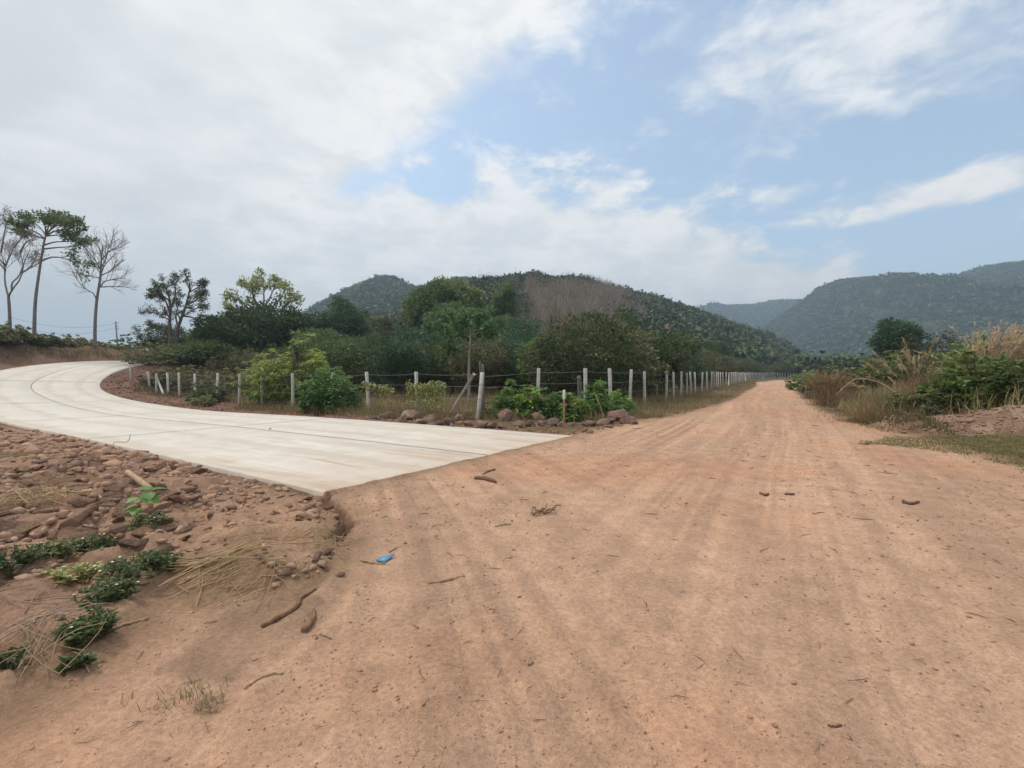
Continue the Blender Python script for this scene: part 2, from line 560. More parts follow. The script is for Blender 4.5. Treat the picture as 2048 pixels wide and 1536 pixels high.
BANK = [(64.0, 98.0), (47.5, 72.0)] + Wxy([(1606, 781), (1645, 806), (1712, 841), (1770, 853), (1880, 868), (2048, 890)]) + [(22, 8.0), (60, 14), (90, 60), (90, 110)]
SIDE_LINE = [(-1.2, 15.4)] + DIRT_L[2:]

HEAPS = [(*W(1825, 858)[:2], 0.95, 0.34), (*W(1872, 858)[:2], 0.8, 0.27), (*W(1965, 864)[:2], 0.9, 0.2), (*W(2035, 868)[:2], 0.9, 0.26), (*W(2110, 872)[:2], 1.1, 0.28), (*W(1915, 866)[:2], 0.7, 0.15)]


def terrain(x, y, detail=True):
    shp = np.shape(x)
    x = np.atleast_1d(np.asarray(x, float)).ravel(); y = np.atleast_1d(np.asarray(y, float)).ravel()
    z = 0.10 * fbm(x / 9, y / 9, 3, 3)
    far = sst(np.hypot(x, y), 30, 120)
    z = z * (1 - far) + far * 0.3 * fbm(x / 40, y / 40, 4, 3)
    z = z * sst(np.hypot(x - 2, y - 4), 3, 16)
    dirt = poly_sd(x, y, DIRT); rub = poly_sd(x, y, RUBBLE); bank = poly_sd(x, y, BANK)
    md = sst(dirt, -0.5, 0.6)
    # ruts: two families of wheel tracks, one to each road
    wr = sst(x - 0.10 * y + 0.5 * vnoise(x / 3, y / 3, 5), -0.6, 1.6)
    ur = x * 0.872 - y * 0.489 + 0.35 * vnoise(x / 6, y / 6, 8)
    ul = x * 0.97 + y * 0.22 + 0.012 * y * y + 0.3 * vnoise(x / 5, y / 5, 9)
    rr = 0.6 * vnoise(ur / 0.34, y / 30, 11) + 0.5 * vnoise(ur / 0.13, y / 7, 12) + 0.4 * vnoise(ur / 0.06, y / 3, 16)
    rl = 0.6 * vnoise(ul / 0.34, y / 30, 13) + 0.5 * vnoise(ul / 0.13, y / 7, 14) + 0.4 * vnoise(ul / 0.06, y / 3, 17)
    track = wr * rr + (1 - wr) * rl
    track = track * (0.35 + 1.3 * np.clip(0.5 + vnoise(x / 1.6, y / 2.6, 15), 0, 1))
    z = z + md * 0.030 * track
    if detail:
        z = z + md * (0.018 * fbm(x / 0.5, y / 0.5, 21, 3) + 0.007 * fbm(x / 0.07, y / 0.07, 22, 2))
    # gravel crown of the far track
    z = z + md * 0.05 * np.exp(-((x - 0.58 * y + 0.4) / 0.8) ** 2) * sst(y, 9, 22)
    # rubble apron left of the concrete
    mr = sst(rub, -0.06, 0.32)
    lum = 0.14 + 0.05 * sst(rub, 0.3, 2.5) + 0.09 * fbm(x / 0.9, y / 0.9, 31, 2)
    if detail:
        lum = lum + 0.10 * fbm(x / 0.24, y / 0.24, 33, 4)
    lum = lum - 0.10 * sst(-(x + 2.2), -2.2, 0.1) * (1 - sst(rub, 0, 1.4))
    z = z + mr * lum
    # wash: smooth shallow bed with small levees, and the eroded crack
    wa = poly_sd(x, y, WASH)
    z = z - 0.035 * sst(wa, -0.1, 0.2)
    w2 = seg_dist(x, y, WASH2)
    z = z - 0.022 * np.exp(-(w2 / 0.07) ** 2) + 0.016 * np.exp(-((w2 - 0.13) / 0.05) ** 2)
    g = seg_dist(x + 0.05 * vnoise(x / .1, y / .1, 41), y + 0.05 * vnoise(x / .1, y / .1, 42), GULLY)
    z = z - 0.13 * (1 - sst(g, 0.01, 0.085 + 0.09 * vnoise(x / .12, y / .12, 44)))
    # right-hand bank and the earth heaps at its foot
    mb = sst(bank, 0.0, 4.5)
    z = z + mb * (0.85 + 0.5 * fbm(x / 4, y / 4, 51, 3)) * (1 - 0.5 * sst(y, 30, 70))
    hp = np.zeros(x.shape)
    for hx, hy, hr, hh in HEAPS:
        dd = np.hypot(x - hx, (y - hy) * 0.9) + 0.35 * fbm(x / 0.6, y / 0.6, 52, 3)
        hp = np.maximum(hp, hh * (1 - sst(dd, 0.1 * hr, hr)) * (1 + 0.35 * fbm(x / .3, y / .3, 53, 2)))
    z = z + hp
    # low shoulder by the fences
    if detail:
        rough = (1 - md) * (1 - mr) * sst(60 - np.hypot(x, y), 0, 20)
        z = z + rough * (0.10 * fbm(x / 0.8, y / 0.8, 61, 3) + 0.05 * fbm(x / 0.2, y / 0.2, 62, 2))
    S, Tt, Z, E = road_param(x, y)
    # road bed and its slopes
    left = Tt < 0
    ramp = np.where(left, 5.0 + 55 * sst(S, 24, 34), 6.5)
    f = 1 - sst(E, 0.05, ramp)
    onset = sst(S, -1.5, 3.0)
    zr = Z - 0.075
    z = np.where(S > -1.5, z + (zr - z * np.where(E < 0.0, 1, sst(1.2 - E, 0, 1.2) * (1 - 0.75 * mr))) * f * onset, z)
    spill = 0.03 + 0.13 * fbm(x / 0.5, y / 0.5, 73, 3)               # soil thrown up over the end of the slabs
    inside = np.where((S > -0.05) & (np.abs(Tt) < ROAD_W / 2), S, -1)
    z = np.where((E < 0.02), np.minimum(z, Z - 0.06 - 0.05 * sst(-E, 0.0, 0.5)), z)
    z = np.where((inside > -0.5) & (S < spill), Z + 0.012 * sst(spill - S, 0, 0.12) + 0.001, z)
    out = (S <= 0) & (S > -0.9) & (np.abs(Tt) < ROAD_W / 2 - 0.25)
    z = np.where(out, np.maximum(z, (Z + 0.008) * (1 - sst(-S, 0.0, 0.9)) + z * sst(-S, 0.0, 0.9)), z)
    lip = (E > 0.0) & (E < 0.22) & (S > 0.1)
    z = np.where(lip, np.minimum(z, Z - 0.02 + 0.25 * np.clip(E, 0, 1)), z)
    bh = np.interp(S, [0, 24, 32, 38, 44, 50, 60, 78], [0, 0, 3.1, 3.4, 2.6, 1.5, 1.0, 0.6])
    z = z + np.where(left, bh * sst(E, 0.5, 5.0) * (1 + 0.25 * fbm(x / 3, y / 3, 71, 3)) + (bh > 0) * 0.3 * fbm(x / 1.2, y / 1.2, 72, 3) * sst(E, 0.5, 2), 0)
    info = dict(dirt=md, rub=mr, bank=mb, wash=sst(wa + 0.16 * fbm(x / 0.25, y / 0.25, 43, 3), -0.03, 0.05) + np.exp(-(w2 / 0.06) ** 2) * 0.5, gully=1 - sst(g, 0.03, 0.12), track=track, S=S, E=E, left=left, bh=bh, rubd=rub, bankd=bank)
    return z.reshape(shp), info


def ground_z(x, y):
    return float(terrain(np.array([x]), np.array([y]))[0][0])


def mixc(a, b, f):
    f = np.asarray(f)[..., None]
    return np.asarray(a) * (1 - f) + np.asarray(b) * f


def build_ground():
    th = np.concatenate([np.linspace(-180, -58, 60)[:-1], np.linspace(-58, 58, 700), np.linspace(58, 180, 60)[1:]])
    rr = np.concatenate([[0.0, 0.4], np.exp(np.linspace(math.log(0.8), math.log(60), 680)), np.exp(np.linspace(math.log(61.5), math.log(2500), 120))])
    A, Q = np.meshgrid(np.radians(th), rr)
    x, y = Q * np.sin(A), Q * np.cos(A)
    z, I = terrain(x, y)
    sh = x.shape
    g = lambda k: I[k].reshape(sh)
    # base colours
    red = sst(fbm(x / 2.4, y / 2.4, 81, 3) + 0.25 * sst(np.hypot(x - 2.5, y - 8.5), 3.5, 0.5) + 0.25 * np.exp(-(((x - 9) / 4) ** 2 + ((y - 6) / 2.2) ** 2)), 0.0, 0.45)
    tan = mixc((0.54, 0.335, 0.22), (0.54, 0.305, 0.19), red)
    tr = I['track'].reshape(sh)
    tan = tan * (1 + 0.36 * np.clip(-tr, -0.5, 0.4))[..., None]
    al = x * 0.489 + y * 0.872
    patch = sst(fbm((x * 0.872 - y * 0.489) / 0.42, al / 2.2, 82, 4), 0.02, 0.45)
    tan = mixc(tan, (0.43, 0.268, 0.178), 0.5 * patch)
    tan = mixc(tan, (0.33, 0.205, 0.133), 0.7 * np.clip(g('wash'), 0, 1))
    rubc = mixc((0.33, 0.198, 0.132), (0.47, 0.29, 0.185), sst(fbm(x / 0.8, y / 0.8, 83, 4), -0.2, 0.4) * 0.5 + 0.5 * sst(x, -4.5, -2.0))
    side = mixc((0.18, 0.12, 0.07), (0.22, 0.14, 0.088), sst(fbm(x / 2, y / 2, 84, 4), -0.2, 0.3))
    side = mixc(side, (0.17, 0.125, 0.06), 0.6 * sst(fbm(x / 1.3, y / 1.3, 85, 3), -0.1, 0.4))
    redbank = mixc((0.19, 0.108, 0.078), (0.235, 0.14, 0.098), sst(fbm(x, y, 86, 3), -0.2, 0.3))
    E, S = g('E'), g('S')
    nearroad = sst(3.5 - np.abs(E), 0, 2.5) * sst(S, 4, 9)
    col = mixc(side, redbank, np.clip(nearroad, 0, 1))
    col = mixc(col, (0.105, 0.10, 0.05), sst(np.hypot(x, y), 60, 140))
    heap = np.zeros(sh)
    for hx, hy, hr, hh in HEAPS:
        heap = np.maximum(heap, 1 - sst(np.hypot(x - hx, y - hy), hr * 0.7, hr * 1.15))
    col = mixc(col, mixc((0.27, 0.17, 0.12), (0.38, 0.25, 0.175), sst(fbm(x / .5, y / .5, 87, 3), -.2, .3)), heap)
    col = mixc(col, rubc, g('rub'))
    col = mixc(col, tan, g('dirt') * (1 - g('rub')))
    col = mixc(col, (0.15, 0.082, 0.055), 0.6 * g('gully'))
    V = np.stack([x, y, z], -1).reshape(-1, 3); K = col.reshape(-1, 3)
    nr, nc = sh
    i = np.arange(nr - 1)[:, None] * nc; j = np.arange(nc - 1)[None]
    F = np.stack([i + j, i + j + 1, i + nc + j + 1, i + nc + j], -1).reshape(-1, 4)[:, ::-1]
    fc = V[F].mean(1)
    ind = poly_sd(fc[:, 0], fc[:, 1], DIRT) > 0
    for nm, sel in (('dirt_road', ind), ('ground', ~ind)):
        f = F[sel]
        u, inv = np.unique(f, return_inverse=True)
        me = make_mesh(nm, V[u], inv.reshape(f.shape), M_SOIL, K[u], True)
        tag(link(nm, me), kind='structure')


build_ground()


def build_concrete_road():
    root = link('concrete_road', None)
    tag(root, 'pale new concrete road curving left and up round the bend', 'road', kind='structure')
    JW = 0.006
    ends = np.arange(0, 78.1, 9.75)
    for a, b in zip(ends[:-1], ends[1:]):
        ss = np.linspace(a + (JW / 3 if a > 0 else 0), b - JW / 3, 28)
        cx, cy, cz = (np.interp(ss, RS, q) for q in (RX, RY, RZ))
        nx, ny, bk = (np.interp(ss, RS, q) for q in (RNX, RNY, RBK))
        for t0, t1 in ((-ROAD_W / 2, -JW / 2), (JW / 2, ROAD_W / 2)):
            bev = 0.015
            prof = [(t0, -0.24), (t0, -bev), (t0 + bev, 0)] + [(t0 + (t1 - t0) * q, 0) for q in (0.25, 0.5, 0.75)] + [(t1 - bev, 0), (t1, -bev), (t1, -0.24)]
            edge = 0.012 * vnoise(ss * 3, ss * 0, 5)
            V = []
            for t, dz in prof:
                e = edge if abs(t) > 2 else 0 * edge
                V.append(np.stack([cx + nx * (t + e), cy + ny * (t + e), cz - bk * t + dz], 1))
            V = np.stack(V, 1); n, k = V.shape[:2]
            i = np.arange(n - 1)[:, None] * k; j = np.arange(k - 1)[None]
            F = np.stack([i + j, i + k + j, i + k + j + 1, i + j + 1], -1).reshape(-1, 4)
            caps = [np.arange(k)[None], (np.arange(k) + (n - 1) * k)[None, ::-1]]
            kc = np.stack([np.broadcast_to(np.array([q[0] for q in prof])[None], (n, k)), np.broadcast_to(ss[:, None], (n, k)), np.zeros((n, k))], -1).reshape(-1, 3)
            link('slab', make_mesh('slab', V.reshape(-1, 3), [F[:, ::-1]] + caps, M_CONC, kc), root)
    # dirty filler lying in the lane joint
    mb = MB()
    V = []
    for t in (-0.022, 0.022):
        wob = 0.012 * vnoise(RS * 2.3, RS * 0 + t, 6)
        V.append(np.stack([RX + RNX * (t + wob), RY + RNY * (t + wob), RZ + 0.003 + 0 * RX], 1))
    V = np.stack(V, 1).reshape(-1, 3); i = np.arange(len(RS) - 1)[:, None] * 2
    link('joint_strip', make_mesh('joint_strip', V, (i + np.array([[0, 2, 3, 1]]))[:, ::-1], M_JOINT), root)


build_concrete_road()

# ------------------------------------------------------------------ hills and their forest
def hill(name, label, Yr, ridge_px, foot, th, back, seed, noise_amp, xr, foot_slope=None):
    """ridge at distance Yr whose skyline passes through ridge_px (tree height th already taken off)"""
    px = np.array([p[0] for p in ridge_px], float); py = np.array([p[1] for p in ridge_px], float)
    rx = (px - CX) / FPX * Yr
    rz = CAM_H + (746 - py) / FPX * Yr - th

    def H(x, y):
        Z = np.interp(x, rx, rz)
        yf = foot + (foot_slope(x) if foot_slope else 0)
        yr = Yr + 0.06 * Yr * vnoise(x / (Yr * .2), x * 0, seed)
        t = (y - yf) / np.maximum(yr - yf, 10)
        p = np.where(t < 1, sst(t, -0.15, 1.0) * 0.75 + 0.25 * np.clip(t, 0, 1), 1 - sst(y, yr, yr + back))
        p = np.where(t < 0, np.minimum(p, 0), p)
        g = noise_amp * fbm(x / (Yr * 0.11), y / (Yr * 0.2), seed + 1, 4) * np.clip(t, 0, 1) * np.clip((1.15 - t) * 2, 0.12, 1)
        return np.where(t < 0, -1.5 + t * 20, Z * np.clip(p, -1, 1) + g)
    nx, ny = 110, 80
    xs = np.linspace(xr[0], xr[1], nx); ys = np.linspace(foot * 0.9, Yr + back, ny)
    X, Yy = np.meshgrid(xs, ys)
    Z = np.maximum(H(X, Yy), -6.0)
    V = np.stack([X, Yy, Z], -1).reshape(-1, 3)
    i = np.arange(ny - 1)[:, None] * nx; j = np.arange(nx - 1)[None]
    F = np.stack([i + j, i + j + 1, i + nx + j + 1, i + nx + j], -1).reshape(-1, 4)
    k = np.tile(np.array([[0.085, 0.108, 0.055]]), (len(V), 1))
    tag(link(name, make_mesh(name, V, F, M_HILL, k, True)), label, 'hill', kind='structure')
    return H


def forest(name, label, pts, size, cols, rng, nleaf=18, squash=0.85, bare=None):
    """far wood: at every point a crown of small leaf masses; bare trees are brooms of thin twigs"""
    mb = MB()
    n = len(pts)
    bare = np.zeros(n, bool) if bare is None else bare
    G = np.where(~bare)[0]
    if len(G):
        P = np.repeat(pts[G], nleaf, 0); s = np.repeat(size[G], nleaf)[:, None]
        d = unit(rng.normal(size=(len(P), 3))); d[:, 2] = np.abs(d[:, 2]) * 1.1 - 0.25
        rad = rng.uniform(0.55, 1.05, (len(P), 1)) * (1 + 0.35 * np.sin(np.repeat(rng.uniform(0, 6, len(G)), nleaf)[:, None] + 3 * np.arctan2(d[:, 1:2], d[:, 0:1])))
        c = P + np.array([0, 0, 1.0]) * s * 0.55 + d * s * 0.5 * rad * np.array([1, 1, squash])
        kk = np.repeat(cols[G], nleaf, 0) * rng.uniform(0.84, 1.18, (len(P), 1))
        dn = unit(d + rng.normal(size=d.shape) * 0.9)
        sz = s[:, 0] * rng.uniform(0.22, 0.5, len(P)) * (18 / nleaf) ** 0.5
        leaves(mb, c - dn * sz[:, None] * 0.5, dn, sz, sz * 0.8, kk, rng, fold=0.12, up=1.6)
    Bi = np.where(bare)[0]
    if len(Bi):
        m = 22
        P = np.repeat(pts[Bi], m, 0); s = np.repeat(size[Bi], m)
        h0 = rng.uniform(0.0, 0.55, len(P)) * (np.arange(len(P)) % m > 2)
        base = P + np.stack([0 * s, 0 * s, h0 * s], 1)
        dn = rng.normal(size=(len(P), 3)) * 0.38; dn[:, 2] = 1
        dn[np.arange(len(P)) % m < 3, :2] *= 0.2
        L = s * rng.uniform(0.35, 0.75, len(P))
        kk = np.repeat(cols[Bi], m, 0) * rng.uniform(0.7, 1.35, (len(P), 1))
        leaves(mb, base, dn, L, 0.010 * s + 0.035, kk, rng, fold=0.1, up=0.0)
        # haze of fine twigs
        d = unit(rng.normal(size=(len(P), 3)))
        c = P + np.array([0, 0, 1.0]) * s[:, None] * 0.68 + d * s[:, None] * 0.3 * rng.uniform(.5, 1.1, (len(P), 1))
        dn = rng.normal(size=d.shape) * 0.5 + d; dn[:, 2] += 0.7
        leaves(mb, c, dn, s * rng.uniform(0.15, 0.3, len(P)), 0.006 * s + 0.03, kk * 1.1, rng, fold=0.1, up=0.0)
    return tag(link(name, mb.mesh(name, M_FAR)), label, 'forest', kind='stuff')


def scatter(H, xr, yr, n, rng):
    x = rng.uniform(xr[0], xr[1], n); y = rng.uniform(yr[0], yr[1], n)
    return x, y, H(x, y)


def greens(n, rng, dark=(0.036, 0.053, 0.027), light=(0.066, 0.086, 0.040), brown=(0.105, 0.085, 0.06), pb=0.08):
    t = rng.uniform(0, 1, (n, 1)) ** 1.5
    c = np.array(dark) * (1 - t) + np.array(light) * t
    b = rng.uniform(0, 1, n) < pb
    c[b] = np.array(brown) * rng.uniform(0.8, 1.2, (b.sum(), 1))
    return c


def build_hills():
    rng = np.random.default_rng(21)
    # far blue ridge behind the valley
    H = hill('far_ridge', 'pale blue far ridge closing the end of the valley', 1560, [(1200, 700), (1330, 655), (1395, 615), (1422, 604), (1450, 609), (1500, 606), (1550, 597), (1600, 601), (1700, 590), (1900, 600), (2100, 640)], 1010, 13, 250, 3, 30, (230, 1750))
    x, y, z = scatter(H, (400, 1050), (1100, 1580), 8000, rng)
    ok = z > 5
    p = np.stack([x, y, z], 1)[ok]
    forest('far_ridge_forest', 'hazy blue forest on the far ridge', p, rng.uniform(9, 16, len(p)), greens(len(p), rng), rng, 9)
    # big mountain on the right
    H = hill('right_mountain', 'tall forested mountain rising at the right behind the grassy bank', 1000, [(1380, 740), (1470, 690), (1530, 640), (1585, 598), (1635, 568), (1660, 558), (1700, 556), (1750, 551), (1800, 543), (1850, 545), (1890, 546), (1950, 534), (2000, 532), (2060, 530), (2200, 520), (2500, 560), (2900, 600)], 330, 23, 350, 11, 55, (250, 2100),
             foot_slope=lambda x: 150 * np.exp(-((x - 300) / 200) ** 2))
    x, y, z = scatter(H, (330, 1330), (380, 1040), 17000, rng)
    ok = (z > 1) & (x / y < 1.25)
    p = np.stack([x, y, z], 1)[ok]
    forest('right_mountain_forest', 'dense dark forest covering the tall mountain on the right', p, rng.uniform(7, 14, len(p)), greens(len(p), rng, pb=0.03), rng, 16)
    # peaked hill left of centre
    H = hill('peaked_hill', 'forested peaked hill behind the orchard left of centre', 640, [(380, 745), (480, 700), (560, 650), (620, 615), (680, 588), (730, 568), (765, 556), (790, 555), (830, 574), (870, 588), (920, 580), (945, 572), (1000, 574), (1060, 590), (1200, 660), (1300, 740)], 190, 6, 250, 17, 22, (-430, 200),
             foot_slope=lambda x: np.maximum(0, -x - 90) * 2.0)
    x, y, z = scatter(H, (-330, 120), (215, 670), 8500, rng)
    ok = z > 1
    p = np.stack([x, y, z], 1)[ok]
    forest('peaked_hill_forest', 'dark green forest covering the peaked hill', p, rng.uniform(5, 11, len(p)), greens(len(p), rng, pb=0.06), rng, 15)
    # near hillside: bare brown wood in the middle, green towards the right
    Hn = hill('near_hillside', 'near hillside with bare brown trees sloping down to the right', 320, [(560, 745), (700, 690), (800, 630), (880, 585), (960, 577), (1040, 572), (1100, 570), (1150, 562), (1190, 570), (1230, 577), (1280, 592), (1310, 602), (1360, 614), (1400, 622), (1440, 634), (1480, 648), (1520, 664), (1560, 684), (1590, 712), (1610, 740)], 84, 5, 120, 29, 7, (-190, 215),
              foot_slope=lambda x: np.maximum(0, x - 15) * 1.15 + np.maximum(0, -x - 12) * 2.4)
    x, y, z = scatter(Hn, (-120, 205), (88, 345), 7500, rng)
    ok = z > 0.3
    p = np.stack([x, y, z], 1)[ok]
    ppx = CX + FPX * p[:, 0] / p[:, 1]; ppy = 746 - FPX * (p[:, 2] + 3 - CAM_H) / p[:, 1]
    nz = fbm(p[:, 0] / 18, p[:, 1] / 18, 91, 3)
    zone = sst(ppx + 60 * nz, 1015, 1050) * (1 - sst(ppx + 90 * nz, 1235, 1275)) * (1 - sst(ppy + 30 * nz, 690, 715)) * sst(ppy + 14 * nz, 566, 578)
    bare = (zone > rng.uniform(0.15, 0.95, len(p))) | (rng.uniform(0, 1, len(p)) < 0.07)
    cols = greens(len(p), rng, pb=0.04)
    left = ppx < 1015
    cols[left] *= 0.85
    cols[bare] = np.array([0.135, 0.107, 0.084]) * rng.uniform(0.7, 1.25, (bare.sum(), 1))
    sz = np.where(bare, rng.uniform(6, 10, len(p)), rng.uniform(4, 8.5, len(p)))
    forest('hillside_forest', 'mixed wood of bare brown and green trees on the near hillside', p, sz, cols, rng, 46, bare=bare)
    # wood on the valley floor at the end of the track
    x = rng.uniform(60, 420, 2600); y = rng.uniform(120, 420, 2600)
    ok = (x / y > 0.50) & (x / y < 1.15) & (poly_sd(x, y, BANK) < -3) & (x - 0.62 * y > -8) & (y > 140)
    p = np.stack([x, y, 0 * x], 1)[ok]
    c = greens(len(p), rng, pb=0.12)
    forest('valley_wood', 'mixed green and brownish wood on the valley floor beyond the track', p, rng.uniform(4, 9, len(p)), c, rng, 64, bare=rng.uniform(0, 1, len(p)) < 0.12)
    # far trees seen past the bend of the concrete road
    y = rng.uniform(300, 420, 60); x = rng.uniform(-0.86, -0.72, 60) * y
    p = np.stack([x, y, 0 * x - 1], 1)
    forest('far_tree_line', 'hazy far tree line past the crest of the concrete road', p, rng.uniform(9, 20, len(p)), greens(len(p), rng), rng, 120)


build_hills()

# ------------------------------------------------------------------ haze
def build_haze():
    V = np.array([(x, y, z) for z in (-8, 262) for y in (-2650, 2650) for x in (-2650, 2650)], float)
    F = np.array([[0, 2, 3, 1], [4, 5, 7, 6], [0, 1, 5, 4], [2, 6, 7, 3], [0, 4, 6, 2], [1, 3, 7, 5]])
    m, T = new_mat('thin_haze')
    v = T.n('ShaderNodeVolumePrincipled')
    v.inputs['Color'].default_value = (0.66, 0.83, 1.0, 1)
    v.inputs['Density'].default_value = 0.00054
    v.inputs['Anisotropy'].default_value = 0.2
    out = T.n('ShaderNodeOutputMaterial')
    m.node_tree.links.new(v.outputs[0], out.inputs['Volume'])
    tag(link('haze', make_mesh('haze', V, F, m)), kind='stuff')


build_haze()

# ------------------------------------------------------------------ rocks
def rock_mesh(name, seed, base, sub=2, cuts=9, flat=0.65, dmin=0.42):
    rng = np.random.default_rng(seed)
    bm = bmesh.new()
    bmesh.ops.create_icosphere(bm, subdivisions=sub, radius=1.0)
    V = np.array([v.co[:] for v in bm.verts]); F = np.array([[v.index for v in f.verts] for f in bm.faces])
    bm.free()
    for _ in range(cuts):
        n = unit(rng.normal(size=3)); d = rng.uniform(dmin, 0.8)
        over = V @ n - d
        V = V - np.maximum(over, 0)[:, None] * n * 0.97
    V *= np.array([1.0, rng.uniform(0.65, 0.95), flat * rng.uniform(0.8, 1.15)])
    V += 0.05 * np.stack([fbm(V[:, 0] * 2 + seed, V[:, 1] * 2 + V[:, 2], seed + k, 3) for k in range(3)], 1)
    k = np.array(base) * (1 + 0.35 * fbm(V[:, 0] * 1.5, V[:, 1] * 1.5 + V[:, 2], seed + 9, 2))[:, None]
    return make_mesh(name, V, F, M_ROCK, k, False)


def rot_z(o, a):
    o.rotation_euler[2] = a


def build_rocks():
    rng = np.random.default_rng(5)
    boul = [rock_mesh('boulder', 100 + i, c, 3, 15, 0.75, 0.4) for i, c in enumerate([(0.31, 0.20, 0.15), (0.36, 0.235, 0.18), (0.29, 0.18, 0.145), (0.38, 0.27, 0.21), (0.33, 0.20, 0.165), (0.29, 0.20, 0.165)])]
    grp = 'boulders along the foot of the fence'
    spots = [(1012, 838, 46, 'largest rounded brown boulder in the row at the foot of the fence'), (1044, 838, 28, None), (1076, 840, 26, None), (918, 838, 28, 'pinkish boulder leaning just left of the corner fence post'),
             (941, 846, 20, None), (898, 842, 22, None), (880, 846, 20, None), (960, 848, 26, None), (984, 849, 22, None), (1104, 848, 22, None), (1122, 850, 20, None),
             (1180, 848, 22, None), (1232, 840, 36, 'pale flat boulder at the right end of the row of boulders'), (1250, 846, 26, None), (1208, 850, 22, None), (1160, 850, 18, None), (826, 833, 32, None), (806, 836, 22, None),
             (780, 832, 24, None), (762, 832, 18, None), (845, 840, 20, None), (862, 836, 24, None), (905, 850, 16, None), (1000, 852, 18, None), (1040, 852, 20, None), (1062, 850, 18, None), (1140, 851, 16, None), (1218, 846, 20, None),
             (1268, 848, 16, None), (748, 831, 14, None), (930, 832, 24, None), (950, 836, 20, None), (870, 829, 18, None), (838, 828, 20, None), (1084, 850, 18, None)]
    plain = sorted([q for q in spots if q[3] is None], key=lambda q: q[0])
    for px, py, w, lab in spots:
        if lab is None:
            k = [i for i, q in enumerate(plain) if q[0] == px and q[1] == py][0]
            lab = 'brown boulder beside the fence, %s of the plain boulders from the left' % ORD[k]
        p = W(px, py)
        r = w * p[1] / FPX / 2
        o = link('boulder', boul[rng.integers(len(boul))], None, (p[0], p[1], ground_z(p[0], p[1]) + r * 0.4), (rng.uniform(-.3, .3), rng.uniform(-.3, .3), rng.uniform(0, 6.28)), r * 1.65)
        tag(o, lab or 'brown boulder in the row between the concrete road and the fence', 'boulder', grp)
    # rubble apron: the larger lumps one by one
    lump = [rock_mesh('clod', 200 + i, c, 3, 11, 0.55, 0.28) for i, c in enumerate([(0.50, 0.31, 0.205), (0.44, 0.27, 0.185), (0.55, 0.345, 0.225), (0.46, 0.28, 0.195), (0.50, 0.30, 0.20), (0.56, 0.36, 0.24), (0.44, 0.285, 0.21), (0.48, 0.30, 0.205)])]
    small = []
    cand = []
    n = 0
    while n < 9500:
        px, py = rng.uniform(-150, 700), rng.uniform(845, 1200)
        p = W(px, py)
        cand.append((p[0], p[1])); n += 1
    cand = np.array(cand)
    sd = poly_sd(cand[:, 0], cand[:, 1], RUBBLE)
    S, Tt, Z, E = road_param(cand[:, 0], cand[:, 1])
    dens = fbm(cand[:, 0] / 0.7, cand[:, 1] / 0.7, 34, 3) + 0.07 * (-cand[:, 0] - 2.6)
    ok = (sd > 0.03) & (E > 0.05) & (dens > rng.uniform(-0.45, 0.5, len(cand)))
    # only some lumps in the smoother soil close to the corner
    cand = cand[ok]; sd = sd[ok]; Ec = E[ok]
    zz, _ = terrain(cand[:, 0], cand[:, 1])
    hi = sst(-(cand[:, 0]), 2.6, 4.2)
    sz = 0.016 * np.exp(rng.normal(size=len(cand)) * 0.68) * np.hypot(cand[:, 0], cand[:, 1]) ** 0.75 * (0.42 + 0.22 * hi)
    sz = np.clip(sz, 0.008, 0.15)
    shows = sz / np.hypot(cand[:, 0], cand[:, 1])
    order = np.argsort(-shows)
    named = [(212, 1050, 0.16, 'smooth tan slab of rock lying flat in the rubble'), (150, 1000, 0.20, 'big dark reddish block of earth in the middle of the rubble'), (340, 930, 0.16, 'broad brown stone standing up at the edge of the concrete road'), (633, 1132, 0.075, 'round brown stone at the tip of the rubble beside the dirt')]
    for px, py, r, lab in named:
        p = W(px, py)
        tag(link('stone', lump[rng.integers(8)], None, (p[0], p[1], ground_z(p[0], p[1]) + 0.2 * r), (rng.uniform(-.3, .3), rng.uniform(-.3, .3), rng.uniform(0, 6)), r), lab, 'stone')
    p = W(681, 1150)
    tag(link('stone', lump[6], None, (p[0], p[1], ground_z(p[0], p[1]) + 0.012), (0, 0, 1), (0.05, 0.04, 0.025)), 'small grey stone lying alone on the washed sand', 'stone')
    for i in order[:270]:
        s = sz[i]
        o = link('clod', lump[rng.integers(8)], None, (cand[i, 0], cand[i, 1], zz[i] + s * 0.06), (rng.uniform(-.5, .5), rng.uniform(-.5, .5), rng.uniform(0, 6.28)), (s * rng.uniform(.9, 1.5), s * rng.uniform(.8, 1.1), s * rng.uniform(.8, 1.1)))
        ppx = CX + FPX * cand[i, 0] / cand[i, 1]; ppy = 746 + FPX * CAM_H / cand[i, 1]
        big = 'large ' if s > 0.10 else ''
        where = ('lying along the near edge of the concrete road' if Ec[i] < 0.45 else 'around the straw heap at the left edge' if ppx < 130 and ppy > 960 else
                 'around the broad-leaved sapling and sawn pole' if 200 < ppx < 380 and 980 < ppy < 1120 else 'near the crack below the concrete corner' if ppx > 560 else
                 'beside the weeds and yellow straw pile' if ppy > 1090 else 'in the far left part of the rubble' if ppx < 130 else 'in the middle of the rubble apron')
        tag(o, big + 'reddish brown clod ' + where, 'clod', 'clods in the rubble left of the concrete road')
    # the small rest
    ico = bmesh.new(); bmesh.ops.create_icosphere(ico, subdivisions=1, radius=1.0)
    IV = np.array([v.co[:] for v in ico.verts]); IF = np.array([[v.index for v in f.verts] for f in ico.faces]); ico.free()

